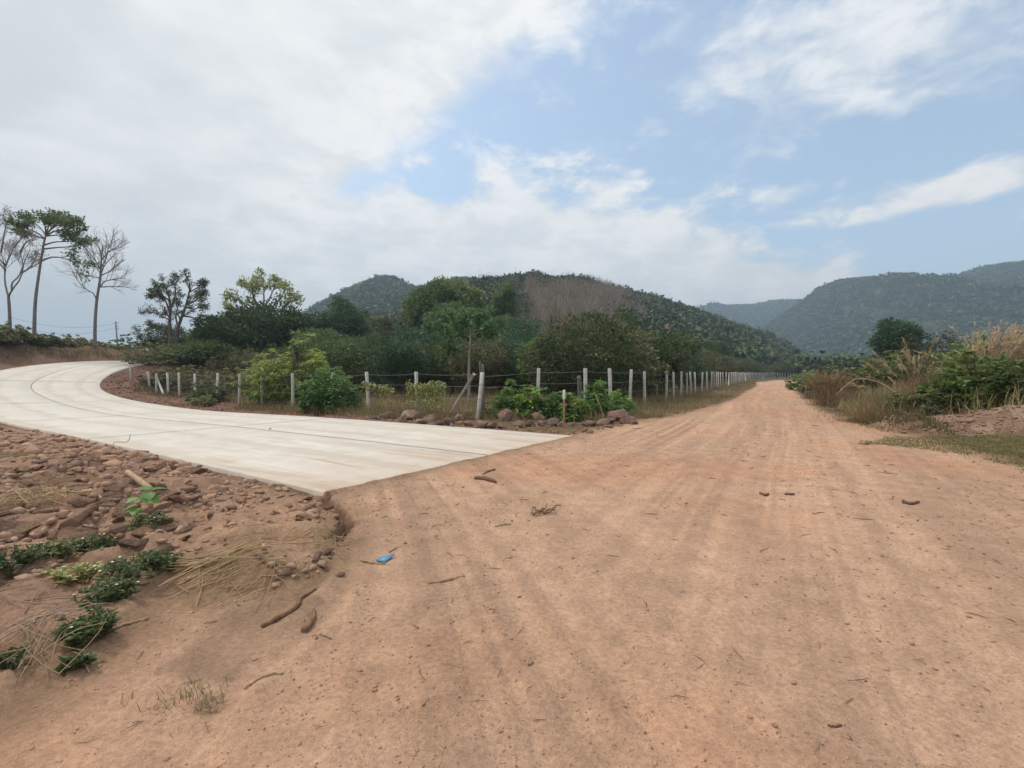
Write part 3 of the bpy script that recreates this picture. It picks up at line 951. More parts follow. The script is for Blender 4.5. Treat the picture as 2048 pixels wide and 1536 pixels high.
    def pebbles(name, label, P, size, cols, squash=0.65):
        n = len(P)
        V = IV[None] * (1 + 0.95 * (rng.random((n, len(IV), 1)) - 0.5)) * size[:, None, None] * np.array([1, 1, squash])
        for _ in range(5):                       # broken faces
            nn = unit(rng.normal(size=(n, 1, 3))); dd = size[:, None] * rng.uniform(0.25, 0.7, (n, 1))
            over = np.maximum((V * nn).sum(-1) - dd, 0)
            V = V - over[..., None] * nn
        st = rng.uniform(0.7, 1.6, (n, 1, 2)); V[..., :2] *= st
        a = rng.uniform(0, 6.28, n); c, s = np.cos(a)[:, None], np.sin(a)[:, None]
        V = np.stack([V[..., 0] * c - V[..., 1] * s, V[..., 0] * s + V[..., 1] * c, V[..., 2]], -1) + P[:, None]
        F = (np.arange(n) * len(IV))[:, None, None] + IF[None]
        me = make_mesh(name, V.reshape(-1, 3), F.reshape(-1, 3), M_GRAVEL, np.repeat(cols, len(IV), 0))
        tag(link(name, me), label, 'gravel', kind='stuff')
    rest = order[270:5600]
    cc = mixc((0.33, 0.20, 0.138), (0.46, 0.29, 0.19), rng.random(len(rest))) * rng.uniform(0.8, 1.2, (len(rest), 1))
    pebbles('small_rubble', 'small crumbs of earth and stone between the clods', np.stack([cand[rest, 0], cand[rest, 1], zz[rest] + sz[rest] * 0.1], 1), sz[rest] * 0.8, cc)
    # loose grit on the dirt, thinning with distance
    n = 48000
    r = np.exp(rng.uniform(math.log(1.3), math.log(26), n)); a = np.radians(rng.uniform(-56, 56, n))
    x, y = r * np.sin(a), r * np.cos(a)
    clump = fbm(x / 0.9, y / 0.9, 95, 3)
    ok = (poly_sd(x, y, DIRT) > 0.0) & (clump + 0.5 * terrain(x, y, False)[1]['track'] > rng.uniform(-0.5, 0.5, n)) & (poly_sd(x, y, WASH) < -0.02)
    x, y, r = x[ok], y[ok], r[ok]
    z, _ = terrain(x, y)
    size = 0.0015 * np.exp(rng.normal(size=len(x)) * 0.55) * r ** 0.75
    size = np.clip(size, 0.0012, 0.017)
    cc = mixc((0.33, 0.20, 0.13), (0.52, 0.33, 0.215), rng.random(len(x)) ** 1.3)
    pale = rng.random(len(x)) < 0.03
    cc[pale] = (0.55, 0.48, 0.40)
    pebbles('loose_grit', 'loose grit and crumbs of earth scattered over the dirt track', np.stack([x, y, z + size * 0.2], 1), size, cc)
    # stones and crumbs along the shoulder of the concrete road and the right bank foot
    n = 5000
    ii = rng.integers(0, 190, n); t = ROAD_W / 2 + 0.08 + rng.gamma(1.6, 0.9, n)
    x = RX[ii] + RNX[ii] * t + rng.normal(size=n) * .05; y = RY[ii] + RNY[ii] * t
    z, _ = terrain(x, y)
    size = 0.03 * np.exp(rng.normal(size=n) * 0.5)
    cc = mixc((0.25, 0.13, 0.09), (0.34, 0.20, 0.14), rng.random(n))
    pebbles('shoulder_gravel', 'reddish stones and crumbs strewn along the far shoulder of the concrete road', np.stack([x, y, z + size * .2], 1), size, cc)
    n = 1500
    h = [HEAPS[i] for i in rng.integers(0, len(HEAPS), n)]
    x = np.array([q[0] for q in h]) + rng.normal(size=n) * 0.7; y = np.array([q[1] for q in h]) + rng.normal(size=n) * 0.6
    z, _ = terrain(x, y)
    size = 0.018 * np.exp(rng.normal(size=n) * 0.6)
    pebbles('heap_crumbs', 'crumbs of earth lying on the heaps at the foot of the right bank', np.stack([x, y, z + size * .2], 1), size, mixc((0.29, 0.185, 0.13), (0.40, 0.27, 0.19), rng.random(n)))
    p = W(540, 855); z = RZ[30]
    tag(link('dry_clod', lump[1], None, (p[0], p[1], RZ[24] + 0.02), (0, 0, 0), 0.055), 'lone dark lump lying on the pale concrete road', 'clod')


build_rocks()

# ------------------------------------------------------------------ fences
def post_mesh(h, w=0.105, seed=0):
    rng = np.random.default_rng(seed)
    mb = MB(); b = 0.012
    prof = np.array([(-1, -1 + .2), (-1 + .2, -1), (1 - .2, -1), (1, -1 + .2), (1, 1 - .2), (1 - .2, 1), (-1 + .2, 1), (-1, 1 - .2)]) * w / 2
    zs = np.array([-0.3, 0, 0.3 * h, 0.6 * h, h - b, h])
    V = []
    for i, z in enumerate(zs):
        s = 1.0 if i < len(zs) - 1 else 0.86
        wob = rng.normal(size=2) * 0.004
        V.append(np.column_stack([prof * s + wob, np.full(8, z)]))
    V = np.concatenate(V); i = np.arange(len(zs) - 1)[:, None] * 8; j = np.arange(8)[None]; j2 = (j + 1) % 8
    F = np.stack([i + j, i + j2, i + 8 + j2, i + 8 + j], -1).reshape(-1, 4)
    k = np.tile(np.array([[0.60, 0.58, 0.53]]), (len(V), 1))
    k[V[:, 2] < 0.1] *= np.array([0.75, 0.62, 0.52])
    mb.add(V, F, k); mb.F.append(np.arange(8)[None] + (len(zs) - 1) * 8)
    return mb.mesh('post', M_POST)


def build_fence(name, label, posts, heights, braces, wire_z, seed, ties=(), shared_first=False):
    rng = np.random.default_rng(seed)
    ms = {}
    pts, pobj = [], []
    x0, y0 = posts[0]
    root = link(name, None, None, (x0, y0, 0))
    tag(root, label, 'fence')
    for i, ((x, y), h) in enumerate(zip(posts, heights)):
        hk = round(h, 1)
        if hk not in ms:
            ms[hk] = post_mesh(hk, 0.105, int(hk * 10))
        z = ground_z(x, y)
        d = np.array(posts[min(i + 1, len(posts) - 1)]) - np.array(posts[max(i - 1, 0)])
        tl = rng.normal(size=2) * 0.028
        po = None
        if not (shared_first and i == 0):
            po = link('post', ms[hk], root, (x - x0, y - y0, z), (tl[0], tl[1], math.atan2(d[1], d[0]) + rng.normal() * .12))
        pobj.append(po)
        pts.append((x, y, z, h))
    for wz in wire_z:
        mb = MB()
        for (x, y, z, h), (x2, y2, z2, h2) in zip(pts[:-1], pts[1:]):
            t = np.linspace(0, 1, 5)
            L = math.hypot(x2 - x, y2 - y)
            sag = 0.012 * L * rng.uniform(0.3, 1.6)
            P = np.stack([x + (x2 - x) * t - x0, y + (y2 - y) * t - y0 - 0.058, (z + wz * h) * (1 - t) + (z2 + wz * h2) * t - sag * 4 * t * (1 - t)], 1)
            add_tube(mb, P, 0.0055, 3)
        link('wire', mb.mesh('wire', M_WIRE), root)
    for (a, b, r) in braces:
        mb = MB()
        V, F = tube(np.array([a, b]), r, 4)
        mb.add(V, F, (0.58, 0.54, 0.47)); mb.F.append(np.array([[0, 1, 2, 3]])); mb.F.append(np.array([[7, 6, 5, 4]]))
        mb.V[0] = mb.V[0] - np.array([x0, y0, 0])
        link('brace', mb.mesh('brace', M_POST), root)
    for (i, zs) in ties:
        x, y, z, h = pts[i]
        for q in zs:
            mb = MB()
            s = 0.060
            ring = np.array([(-s, -s, 0), (s, -s, 0.01), (s, s, 0), (-s, s, 0.01), (-s, -s, 0)]) + np.array([0, 0, q])
            add_tube(mb, ring, 0.006, 4)
            link('wire_tie', mb.mesh('wire_tie', M_WIRE), pobj[i])


CORNER = D(955.6, 837, 15.6)[:2]


def build_fences():
    # side fence along the concrete road, corner first
    lp = [(955.6, 15.6), (833, 18.0), (737, 19.9), (660, 21.2), (585, 22.4), (524, 23.6), (477.5, 25.4), (433, 27.4), (390, 29.2), (358, 30.8), (336, 32.2), (312, 33.4), (299, 35.2), (262, 35.6)]
    posts, hs = [], []
    tops = {955.6: 742, 833: 741, 737: 743, 262: 740}
    for px, Y in lp:
        x = (px - CX) / FPX * Y
        posts.append((x, Y)); zt = CAM_H + (746 - tops.get(px, 746)) / FPX * Y
        hs.append(min(max(zt - ground_z(x, Y), 1.2), 1.9))
    c = np.array(posts[0])
    br = []
    a = D(948, 748, 15.75); b = D(893, 828, 17.1); b[2] = ground_z(b[0], b[1]) - 0.05
    br.append((a, b, 0.075))
    a = D(313, 753, 33.2); b = D(327, 795, 32.4); b[2] = ground_z(b[0], b[1]) - 0.03
    br.append((a, b, 0.07))
    build_fence('wire_fence', 'wire fence on concrete posts along the far side of the concrete road', posts, hs, br, (0.2, 0.45, 0.7, 0.93), 3, ties=((0, (0.25, 0.5, 0.72, 0.95, 1.2)),))
    # fence along the dirt track
    rp = [(1075, 16.3), (1172, 16.7), (1222.5, 17.5), (1259, 19.6), (1289, 22.0), (1332, 24.6), (1348, 26.2), (1362, 28.4), (1374, 30.4), (1383, 32.2), (1391, 34.0)]
    posts, hs = [], []
    tp = {1075: 738, 1172: 736, 1222.5: 738, 1259: 740, 1289: 741}
    posts.append(tuple(c)); hs.append(1.55)
    for px, Y in rp:
        x = (px - CX) / FPX * Y
        posts.append((x, Y)); hs.append(min(max(CAM_H + (746 - tp.get(px, 744)) / FPX * Y - ground_z(x, Y), 1.3), 1.8))
    path = np.array([posts[-1], (17.0, 40.5), (22.0, 50.0), (29.0, 62.0), (38.0, 79.0), (49.0, 98.0), (62.0, 118.0), (76.0, 136.0), (91.0, 150.0), (104.0, 160.0)])
    fine = spline(path, 600); L = np.concatenate([[0], np.cumsum(np.linalg.norm(np.diff(fine, axis=0), axis=1))])
    brs = []
    for k, s in enumerate(np.arange(2.5, L[-1], 2.55)):
        x, y = np.interp(s, L, fine[:, 0]), np.interp(s, L, fine[:, 1])
        posts.append((x, y)); hs.append(1.6)
        if k in (9, 24, 38):
            brs.append((np.array([x, y, 1.45]), np.array([np.interp(s - 1.3, L, fine[:, 0]), np.interp(s - 1.3, L, fine[:, 1]) - .3, 0.0]), 0.06))
    build_fence('wire_fence', 'long wire fence on concrete posts running along the dirt track', posts, hs, brs, (0.2, 0.45, 0.7, 0.93), 4, ties=((2, (0.5, 0.9)), (3, (0.6, 1.0))), shared_first=True)


build_fences()


def stick(name, label, cat, P, rad, col, mat=None, k=7, n=10, parent=None, wob=0.0, seed=0):
    P = spline(np.asarray(P, float), n)
    rng = np.random.default_rng(seed)
    P[1:-1] += rng.normal(size=(n - 2, 3)) * wob
    r = np.interp(np.linspace(0, 1, n), np.linspace(0, 1, len(np.atleast_1d(rad))), np.atleast_1d(rad))
    c = P[0].copy()
    mb = MB(); V, F = tube(P - c, r, k)
    mb.add(V, F, col); mb.F.append(np.arange(k)[None, ::-1]); mb.F.append(np.arange(k)[None] + (n - 1) * k)
    o = link(name, mb.mesh(name, mat or M_WOOD, True), parent, c)
    if label:
        tag(o, label, cat)
    return o


def gp(px, py, lift=0.01):
    p = W(px, py)
    p[2] = ground_z(p[0], p[1]) + lift
    return p


def build_stakes():
    # tall split stakes behind the corner post
    for px, top, lab, w in ((961, 722, 'thin split wooden stake standing just behind the corner fence post', 0.035), (966, 728, 'thick weathered wooden post beside the corner concrete post', 0.07)):
        Y = 16.2
        b = D(px, 800, Y); b[2] = ground_z(b[0], b[1]) - 0.1
        stick('wooden_stake', lab, 'stake', [b, b * .5 + D(px, top, Y) * .5, D(px - 1, top, Y)], (w, w * .95, w * .8), (0.20, 0.17, 0.14), k=5, seed=int(px))
    Y = 17.4
    b = D(1161, 815, Y); b[2] = ground_z(b[0], b[1]) - 0.1
    stick('wooden_stake', 'grey wooden stump standing behind the shrubs left of a fence post', 'stake', [b, D(1160, 790, Y), D(1158, 751, Y)], (0.09, 0.09, 0.07), (0.16, 0.14, 0.12), k=6, seed=3)
    Y = 22.6
    b = D(1314, 812, Y); b[2] = ground_z(b[0], b[1]) - 0.1
    stick('wooden_stake', 'thin short wooden stake in the fence along the dirt track', 'stake', [b, D(1314, 790, Y), D(1314, 768, Y)], (0.04, 0.04, 0.035), (0.22, 0.17, 0.12), k=5, seed=4)
    a = D(1192, 790, 16.1); b = D(1209, 836, 15.6); b[2] = ground_z(b[0], b[1]) - 0.03
    stick('wooden_pole', 'thin bare pole leaning in front of the fence beside a small shrub', 'pole', [b, (a + b) / 2, a], (0.035, 0.03, 0.025), (0.33, 0.23, 0.15), k=6, seed=5)
    # survey stake with white head
    b = W(1128, 857); b[2] = ground_z(b[0], b[1])
    root = link('survey_stake', None, None, b)
    tag(root, 'slim orange-brown stake with a white head between the boulders and the road end', 'stake')
    h = 78 * b[1] / FPX
    stick('shaft', None, None, [(0, 0, -0.1), (0.003, 0, h * .4), (0, 0, h * 0.8)], (0.026, 0.025, 0.024), (0.42, 0.21, 0.13), k=8, parent=root).location = (0, 0, -0.1)
    mb = MB(); V, F = tube([(0, 0, h * .76), (0, 0, h * .77), (0, 0, h * .985), (0, 0, h)], (0.035, 0.038, 0.036, 0.025), 8)
    mb.add(V, F, (0.62, 0.62, 0.58)); mb.F.append(np.arange(8)[None] + 24)
    link('head', mb.mesh('head', M_POST), root)
    # sawn pole in the rubble
    a, b = W(256, 1001), W(304, 1024)
    za, zb = ground_z(*a[:2]) + 0.13, ground_z(*b[:2]) + 0.07
    a[2], b[2] = za, zb
    a = a * np.array([1.0, 1.0, 1.0])
    stick('wooden_pole', 'pale sawn length of pole sticking out of the rubble', 'pole', [a, (a + b) / 2, b], (0.030, 0.031, 0.030), (0.47, 0.32, 0.20), k=10, seed=6)
    # sticks on the dirt
    S = [
        ('long crooked brown root lying on the washed sand', [(523, 1238), (560, 1222), (594, 1205), (603, 1190), (632, 1174)], (0.012, 0.014, 0.012, 0.010, 0.006), (0.22, 0.125, 0.08)),
        ('short bent brown root beside the long crooked root', [(608, 1257), (620, 1243), (628, 1232), (627, 1219)], (0.017, 0.016, 0.012, 0.008), (0.27, 0.16, 0.10)),
        ('straight pale stick lying on the dirt below the blue scrap', [(856, 1174), (892, 1164), (929, 1155)], (0.008, 0.009, 0.007), (0.42, 0.27, 0.17)),
        ('thin curved stick lying just left of the blue scrap', [(722, 1121), (745, 1125), (771, 1128)], (0.006, 0.009, 0.007), (0.36, 0.23, 0.14)),
        ('pale dry stalk lying on the dirt in the lower left', [(490, 1368), (525, 1354), (566, 1348)], (0.004, 0.007, 0.005), (0.46, 0.32, 0.21)),
        ('thin dark stick lying at the upper right of the dirt', [(1804, 1006), (1822, 1008), (1838, 1006)], (0.02, 0.016, 0.008), (0.17, 0.10, 0.07)),
        ('thin twig lying in the lower middle left of the dirt', [(624, 1269), (645, 1273), (664, 1277)], (0.003, 0.004, 0.002), (0.30, 0.19, 0.12)),
        ('straw stalk lying where rubble meets dirt at lower left', [(234, 1267), (262, 1252), (298, 1238)], (0.004, 0.006, 0.003), (0.48, 0.34, 0.2)),
        ('flat dark stick lying on the dirt below the concrete corner', [(950, 957), (975, 961), (992, 968)], (0.02, 0.028, 0.012), (0.18, 0.105, 0.07)),
        ('short dark stick lying left of the survey of twigs on the dirt', [(990, 940), (975, 946), (966, 950)], (0.012, 0.012, 0.006), (0.2, 0.12, 0.08)),
        ('pale twig lying on the dirt between concrete and track', [(990, 1053), (1005, 1049), (1022, 1045)], (0.005, 0.008, 0.005), (0.40, 0.27, 0.17)),
        ('dark chip of wood on the dirt in the middle distance', [(1520, 988), (1530, 990), (1537, 988)], (0.012, 0.016, 0.010), (0.16, 0.1, 0.07)),
        ('dark chip of bark on the dirt to the right of another chip', [(1570, 986), (1579, 988), (1588, 987)], (0.010, 0.016, 0.010), (0.17, 0.1, 0.07)),
        ('dark twig lying at the bottom right of the dirt', [(1656, 1453), (1672, 1456), (1690, 1455)], (0.003, 0.0045, 0.002), (0.15, 0.09, 0.07)),
        ('thin straw lying above the blue scrap on the dirt', [(778, 1106), (788, 1101), (796, 1096)], (0.004, 0.005, 0.003), (0.38, 0.25, 0.16)),
        ('small curved root at the grassy edge on the right of the track', [(1718, 889), (1730, 891), (1742, 888)], (0.012, 0.014, 0.008), (0.2, 0.13, 0.09)),
    ]
    for i, (lab, P, r, c) in enumerate(S):
        lab = lab.replace('the survey of twigs', 'the flat dark stick')
        pts = [gp(a, b, max(r) * 0.7) for a, b in P]
        stick('stick', lab, 'stick', pts, np.array(r) * 1.25, c, n=12, wob=0.003, seed=30 + i)
    # forked twig bundle in mid ground
    b = gp(1064, 1030, 0.01)
    root = link('twig_bundle', None, None, b)
    tag(root, 'forked dry twig lying in the middle of the dirt', 'twig')
    for P in ([(1064, 1030), (1078, 1033), (1095, 1026), (1122, 1014)], [(1066, 1024), (1080, 1028), (1094, 1020)], [(1078, 1032), (1100, 1030), (1112, 1022)]):
        q = np.array([gp(a, c, 0.015) for a, c in P]) - b
        mb = MB(); q = spline(q, 10); q[:, 2] += np.abs(np.random.default_rng(len(P)).normal(size=10)) * .015
        add_tube(mb, q, np.linspace(0.014, 0.006, 10), 6, (0.25, 0.16, 0.10))
        link('twig', mb.mesh('twig', M_WOOD, True), root)
    # litter: loose bits of straw and bark on the dirt
    rng = np.random.default_rng(77)
    mb = MB(); n = 210
    r = np.exp(rng.uniform(math.log(2.0), math.log(17), n)); a = np.radians(rng.uniform(-48, 50, n))
    x, y = r * np.sin(a), r * np.cos(a)
    ok = poly_sd(x, y, DIRT) > 0.05
    x, y, r = x[ok], y[ok], r[ok]
    z, _ = terrain(x, y)
    for xx, yy, zz, rr in zip(x, y, z, r):
        L = rng.uniform(0.012, 0.035) * rr ** 0.6; t = rng.uniform(0, 6.28)
        d = np.array([math.cos(t), math.sin(t), 0]) * L
        p = np.array([xx, yy, zz + 0.004])
        c = np.array([0.36, 0.25, 0.16]) if rng.random() < 0.4 else np.array([0.17, 0.10, 0.065])
        add_tube(mb, [p - d, p + np.array([rng.normal() * .2 * L, rng.normal() * .2 * L, .003]), p + d], np.array([0.5, 1, 0.4]) * 0.0011 * rr ** .7, 4, c)
    tag(link('twig_litter', mb.mesh('twig_litter', M_WOOD)), 'fine twigs, straws and bark chips scattered over the dirt', 'litter', kind='stuff')
    # blue scrap: a folded triangle of plastic
    P = [gp(752, 1121, 0.006), gp(791, 1115, 0.02), gp(770, 1125, 0.004), gp(772, 1117, 0.028), gp(758, 1117, 0.012)]
    c = P[0].copy(); V = np.array(P) - c
    V2 = V + np.array([0, 0, 0.004])
    F = np.array([[0, 2, 3], [2, 1, 3], [0, 3, 4], [4, 3, 1]]); F2 = F[:, ::-1] + 5
    ring = [0, 2, 1, 4]
    Q = np.array([[ring[i], ring[(i + 1) % 4], ring[(i + 1) % 4] + 5, ring[i] + 5] for i in range(4)])
    tag(link('plastic_scrap', make_mesh('plastic_scrap', np.vstack([V, V2]), [F2, F, Q[:, ::-1]], M_BLUE), None, c), 'small folded scrap of blue plastic lying on the dirt', 'scrap')


build_stakes()

# ------------------------------------------------------------------ trees
BARK = np.array([0.17, 0.145, 0.12])


def grow(rng, P0, d0, L, r, depth, cfg, out, tips):
    """recursive limb: appends (points, radii, depth) to out and tip points to tips"""
    n = cfg.get('n', 5) if depth > 0 else 3
    pts = [np.array(P0, float)]; d = unit(np.array(d0, float))
    for i in range(n):
        d = unit(d + rng.normal(size=3) * cfg['wander'] + np.array([0, 0, cfg['up']]) / n)
        pts.append(pts[-1] + d * L / n)
    pts = np.array(pts)
    r1 = r * cfg.get('taper', 0.45)
    out.append((pts, np.linspace(r, r1, n + 1), depth))
    if depth == 0:
        tips.append((pts[-1], d)); tips.append((pts[-2], d))
        return
    sub_branches(rng, pts, np.linspace(r, r1, n + 1), L, depth, cfg, out, tips)


def sub_branches(rng, pts, rad, L, depth, cfg, out, tips, start=None, kids=None):
    k = kids or cfg['kids'][depth - 1]
    f0 = cfg.get('start', 0.3) if start is None else start
    for i in range(k):
        f = f0 + (1 - f0) * (i + rng.uniform(0.2, 1)) / k
        f = min(f, 1.0)
        t = f * (len(pts) - 1); j = min(int(t), len(pts) - 2); g = t - j
        p = pts[j] * (1 - g) + pts[j + 1] * g
        tan = unit(pts[j + 1] - pts[j])
        s = unit(np.cross(tan, rng.normal(size=3)) * np.array([1, 1, cfg.get('flat', 1.0)]))
        ang = cfg['ang'] * rng.uniform(0.6, 1.3)
        if i == k - 1:
            ang *= 0.35
        d = tan * math.cos(ang) + s * math.sin(ang)
        rr = (rad[j] * (1 - g) + rad[j + 1] * g) * cfg.get('rk', 0.6)
        grow(rng, p, d, L * cfg['lk'] * rng.uniform(0.7, 1.2) * (1.15 - 0.4 * f), rr, depth - 1, cfg, out, tips)


def wood_mesh(segs, col, name, kmap=(3, 3, 4, 6, 8), rmin=0.004):
    mb = MB()
    for pts, rad, dep in segs:
        add_tube(mb, pts, np.maximum(rad, rmin), kmap[min(dep, 4)], col)
    return mb.mesh(name, M_BARK, True)


def crown_clumps(rng, n, rx, rz, zc, lobes=5, inner=0.25, flat_bottom=0.35):
    """centres of leaf clumps through a lumpy dome"""
    d = unit(rng.normal(size=(n, 3)))
    lob = unit(rng.normal(size=(lobes, 3)) * np.array([1, 1, 0.6]) + np.array([0, 0, 0.35]))
    b = np.max(np.clip(d @ lob.T, 0, 1) ** 5, 1)
    rad = (0.52 + 0.62 * b) * np.where(rng.random(n) < inner, rng.uniform(0.35, 0.8, n), rng.uniform(0.85, 1.05, n))
    c = d * rad[:, None] * np.array([rx, rx, rz])
    c[:, 2] = np.where(c[:, 2] < 0, c[:, 2] * flat_bottom * 2, c[:, 2]) + zc
    return c, d


def leafy(rng, cent, outd, rc, nl, L, wd, cA, cB, droop=0.2, mb=None):
    """leaf tufts round the clump centres; each clump has its own tone"""
    mb = mb or MB()
    n = len(cent)
    P = np.repeat(cent, nl, 0); o = np.repeat(outd, nl, 0)
    d = unit(rng.normal(size=P.shape) + o * 0.7)
    P = P + d * rc * rng.uniform(0.2, 1.0, (len(P), 1)) * np.array([1, 1, 0.75])
    dn = unit(d + o * 0.5 + rng.normal(size=P.shape) * 0.4 - np.array([0, 0, droop]))
    tone = np.repeat(rng.uniform(0, 1, n), nl) * 0.7 + rng.uniform(0, 0.3, len(P))
    col = mixc(cA, cB, tone) * rng.uniform(0.8, 1.2, (len(P), 1))
    leaves(mb, P, dn, L * rng.uniform(0.7, 1.25, len(P)), wd * rng.uniform(0.75, 1.2, len(P)), col, rng)
    return mb


def make_tree(name, label, cat, loc, trunk, crown, rot=0, scale=1.0, group=None, crown_name='crown', extra=()):
    root = link(name, None, None, loc, (0, 0, rot), scale)
    tag(root, label, cat, group)
    if trunk is not None:
        link('trunk', trunk, root)
    if crown is not None:
        link(crown_name, crown, root)
    for nm, me in extra:
        link(nm, me, root)
    return root


def dome_tree(seed, h, rx, cA, cB, L=0.19, wd=0.085, nclump=150, nl=42, rc=0.5, droop=0.25, lobes=7, trunk_h=0.8, base=0.28, bark=BARK, stems=4, skirt=0.35):
    """broad tree: several stems fanning into a lumpy dome of leaf clumps; returns trunk and crown meshes"""
    rng = np.random.default_rng(seed)
    segs, tips = [], []
    cz = h * (0.5 + base * 0.5); rz = h - cz
    for i in range(stems):
        a = i * 6.28 / stems + rng.uniform(0, 1); t = rng.uniform(0.45, 0.75)
        tip = np.array([math.cos(a) * rx * t, math.sin(a) * rx * t, cz + rz * 0.45])
        P = spline([(0, 0, -0.2), (math.cos(a) * .1, math.sin(a) * .1, trunk_h * .5), tuple(tip * np.array([.45, .45, .62])), tuple(tip)], 8)
        r = np.linspace(0.10, 0.03, 8) * h / 4.5
        segs.append((P, r, 3))
        sub_branches(rng, P, r, rx * 0.8, 1, dict(kids=(5, 4), ang=0.9, lk=0.6, wander=0.15, up=0.2), segs, tips, start=0.45, kids=5)
    c, d = crown_clumps(rng, nclump, rx, rz, cz, lobes, flat_bottom=skirt)
    mb = leafy(rng, c, d, rc, nl, L, wd, cA, cB, droop)
    return wood_mesh(segs, bark, 'trunk'), mb.mesh('crown', M_LEAF)


G_DARK, G_MID = (0.024, 0.036, 0.017), (0.060, 0.078, 0.030)
G_BLUE, G_BLUE2 = (0.022, 0.042, 0.024), (0.052, 0.085, 0.042)
G_OLIVE, G_OLIVE2 = (0.030, 0.031, 0.016), (0.070, 0.066, 0.033)
G_FRESH, G_FRESH2 = (0.045, 0.085, 0.018), (0.13, 0.19, 0.04)


def build_orchard():
    rng = np.random.default_rng(11)
    kinds = []
    for i in range(4):
        kinds.append(('dark', dome_tree(300 + i, 4.0, 2.5, G_DARK, G_MID, base=0.1, skirt=0.56, nclump=170)))
    for i in range(3):
        kinds.append(('olive', dome_tree(310 + i, 3.6, 2.4, G_OLIVE, G_OLIVE2, L=0.18, base=0.08, skirt=0.56, nclump=170)))
    for i in range(2):
        kinds.append(('blue', dome_tree(320 + i, 4.2, 2.3, G_BLUE, G_BLUE2, base=0.12, skirt=0.56, nclump=170)))
    labs = {'dark': 'dark green dome-shaped orchard tree in the dense rows behind the fences',
            'olive': 'dull brownish olive orchard tree in the dense rows behind the fences',
            'blue': 'deep blue-green round orchard tree in the dense rows behind the fences'}

    def put(kind, x, y, s, rot=None, label=None):
        opts = [k for k in kinds if k[0] == kind]
        k, (tr, cr) = opts[rng.integers(len(opts))]
        make_tree('orchard_tree', label or labs[k], 'tree', (x, y, ground_z(x, y) - 0.05), tr, cr, rng.uniform(0, 6.28) if rot is None else rot, s, 'orchard trees behind the fences')
    # named ones that stand out
    def at(px, Y):
        return (px - CX) / FPX * Y, Y
    x, y = at(1200, 25.5); put('olive', x, y, 1.25, label='broad brownish tree bulging over the fence right of the corner')
    x, y = at(1150, 27.5); put('olive', x, y, 1.15, label='brownish olive tree just left of the broad brownish tree')
    x, y = at(1225, 33); put('dark', x, y, 1.35, label='taller green tree rising behind the broad brownish tree')
    x, y = at(1300, 30); put('dark', x, y, 1.1, label='green tree leaning out to the right behind the fence along the track')
    x, y = at(1048, 43); put('blue', x, y, 1.45, label='round blue-green tree standing above the orchard behind the corner post')
    x, y = at(795, 37); put('blue', x, y, 1.25, label='round-topped blue-green tree above the orchard left of centre')
    x, y = at(1330, 37); put('olive', x, y, 1.1); x, y = at(1372, 45); put('olive', x, y, 1.15)
    done = [at(p, q) for p, q in ((1200, 25.5), (1150, 27.5), (1225, 33), (1300, 30), (1048, 43), (795, 37), (1330, 37), (1372, 45))]
    # rows following the side fence
    ux, uy = -0.84, 0.54
    todo = []
    for row in range(0, 13):
        for k in range(-16, 14):
            bx = -1.5 + 0.30 * row * 4.4 + ux * k * 4.3 + rng.normal() * 0.5
            by = 21.0 + 0.95 * row * 4.4 * 0.84 + uy * k * 4.3 + rng.normal() * 0.5
            if by < 20 or by > 78:
                continue
            px = CX + FPX * bx / by
            if not (300 < px < 1530):
                continue
            # inside the orchard: behind both fences
            S, Tt, Z, E = road_param(np.array([bx]), np.array([by]))
            if E[0] < 6.3:
                continue
            rf = np.interp(by, [16, 17.5, 22, 34, 50, 62, 98], [1, 3.6, 6.2, 13.2, 22, 29, 49])
            if bx > rf - 2.6:
                continue
            if 860 < px < 1010 and by < 27:
                continue
            if any((bx - q[0]) ** 2 + (by - q[1]) ** 2 < 3.2 ** 2 for q in done):
                continue
            kind = rng.choice(['dark', 'olive', 'blue'], p=[0.5, 0.34, 0.16])
            todo.append((px, bx, by, str(kind), row))
    words = {'dark': 'dark green', 'olive': 'brownish olive', 'blue': 'blue-green'}
    front = sorted([t for t in todo if t[2] < 31.5])
    for t in todo:
        lab = None
        if t in front:
            lab = '%s orchard tree, %s from the left in the front row behind the fence' % (words[t[3]], ORD[front.index(t)])
        put(t[3], t[1], t[2], rng.uniform(0.8, 1.12), label=lab)
    # bushes lining the far end of the track fence
    for s in np.linspace(0, 1, 26):
        x = np.interp(s, [0, .35, .7, 1], [24, 41, 68, 112]) + rng.normal(); y = np.interp(s, [0, .35, .7, 1], [62, 95, 134, 171]) + rng.normal()
        put(rng.choice(['dark', 'olive']), x, y, rng.uniform(1.0, 1.35), label='dark bushy tree in the far row behind the end of the track fence')


build_orchard()


def limb_px(P, Y, rng, dy=0.0, jit=0.15):
    """polyline given in photograph pixels at distance Y, with depth offsets of its own"""
    out = []
    for i, q in enumerate(P):
        f = i / max(len(P) - 1, 1)
        out.append(D(q[0], q[1], Y + dy * f + (rng.normal() * jit if i else 0)))
    return np.array(out)


BELT_PX = [440, 505, 600, 640, 720, 745, 800, 845, 950, 985, 1030, 1090, 905, 700, 1160, 1250, 1310, 1370, 1420]


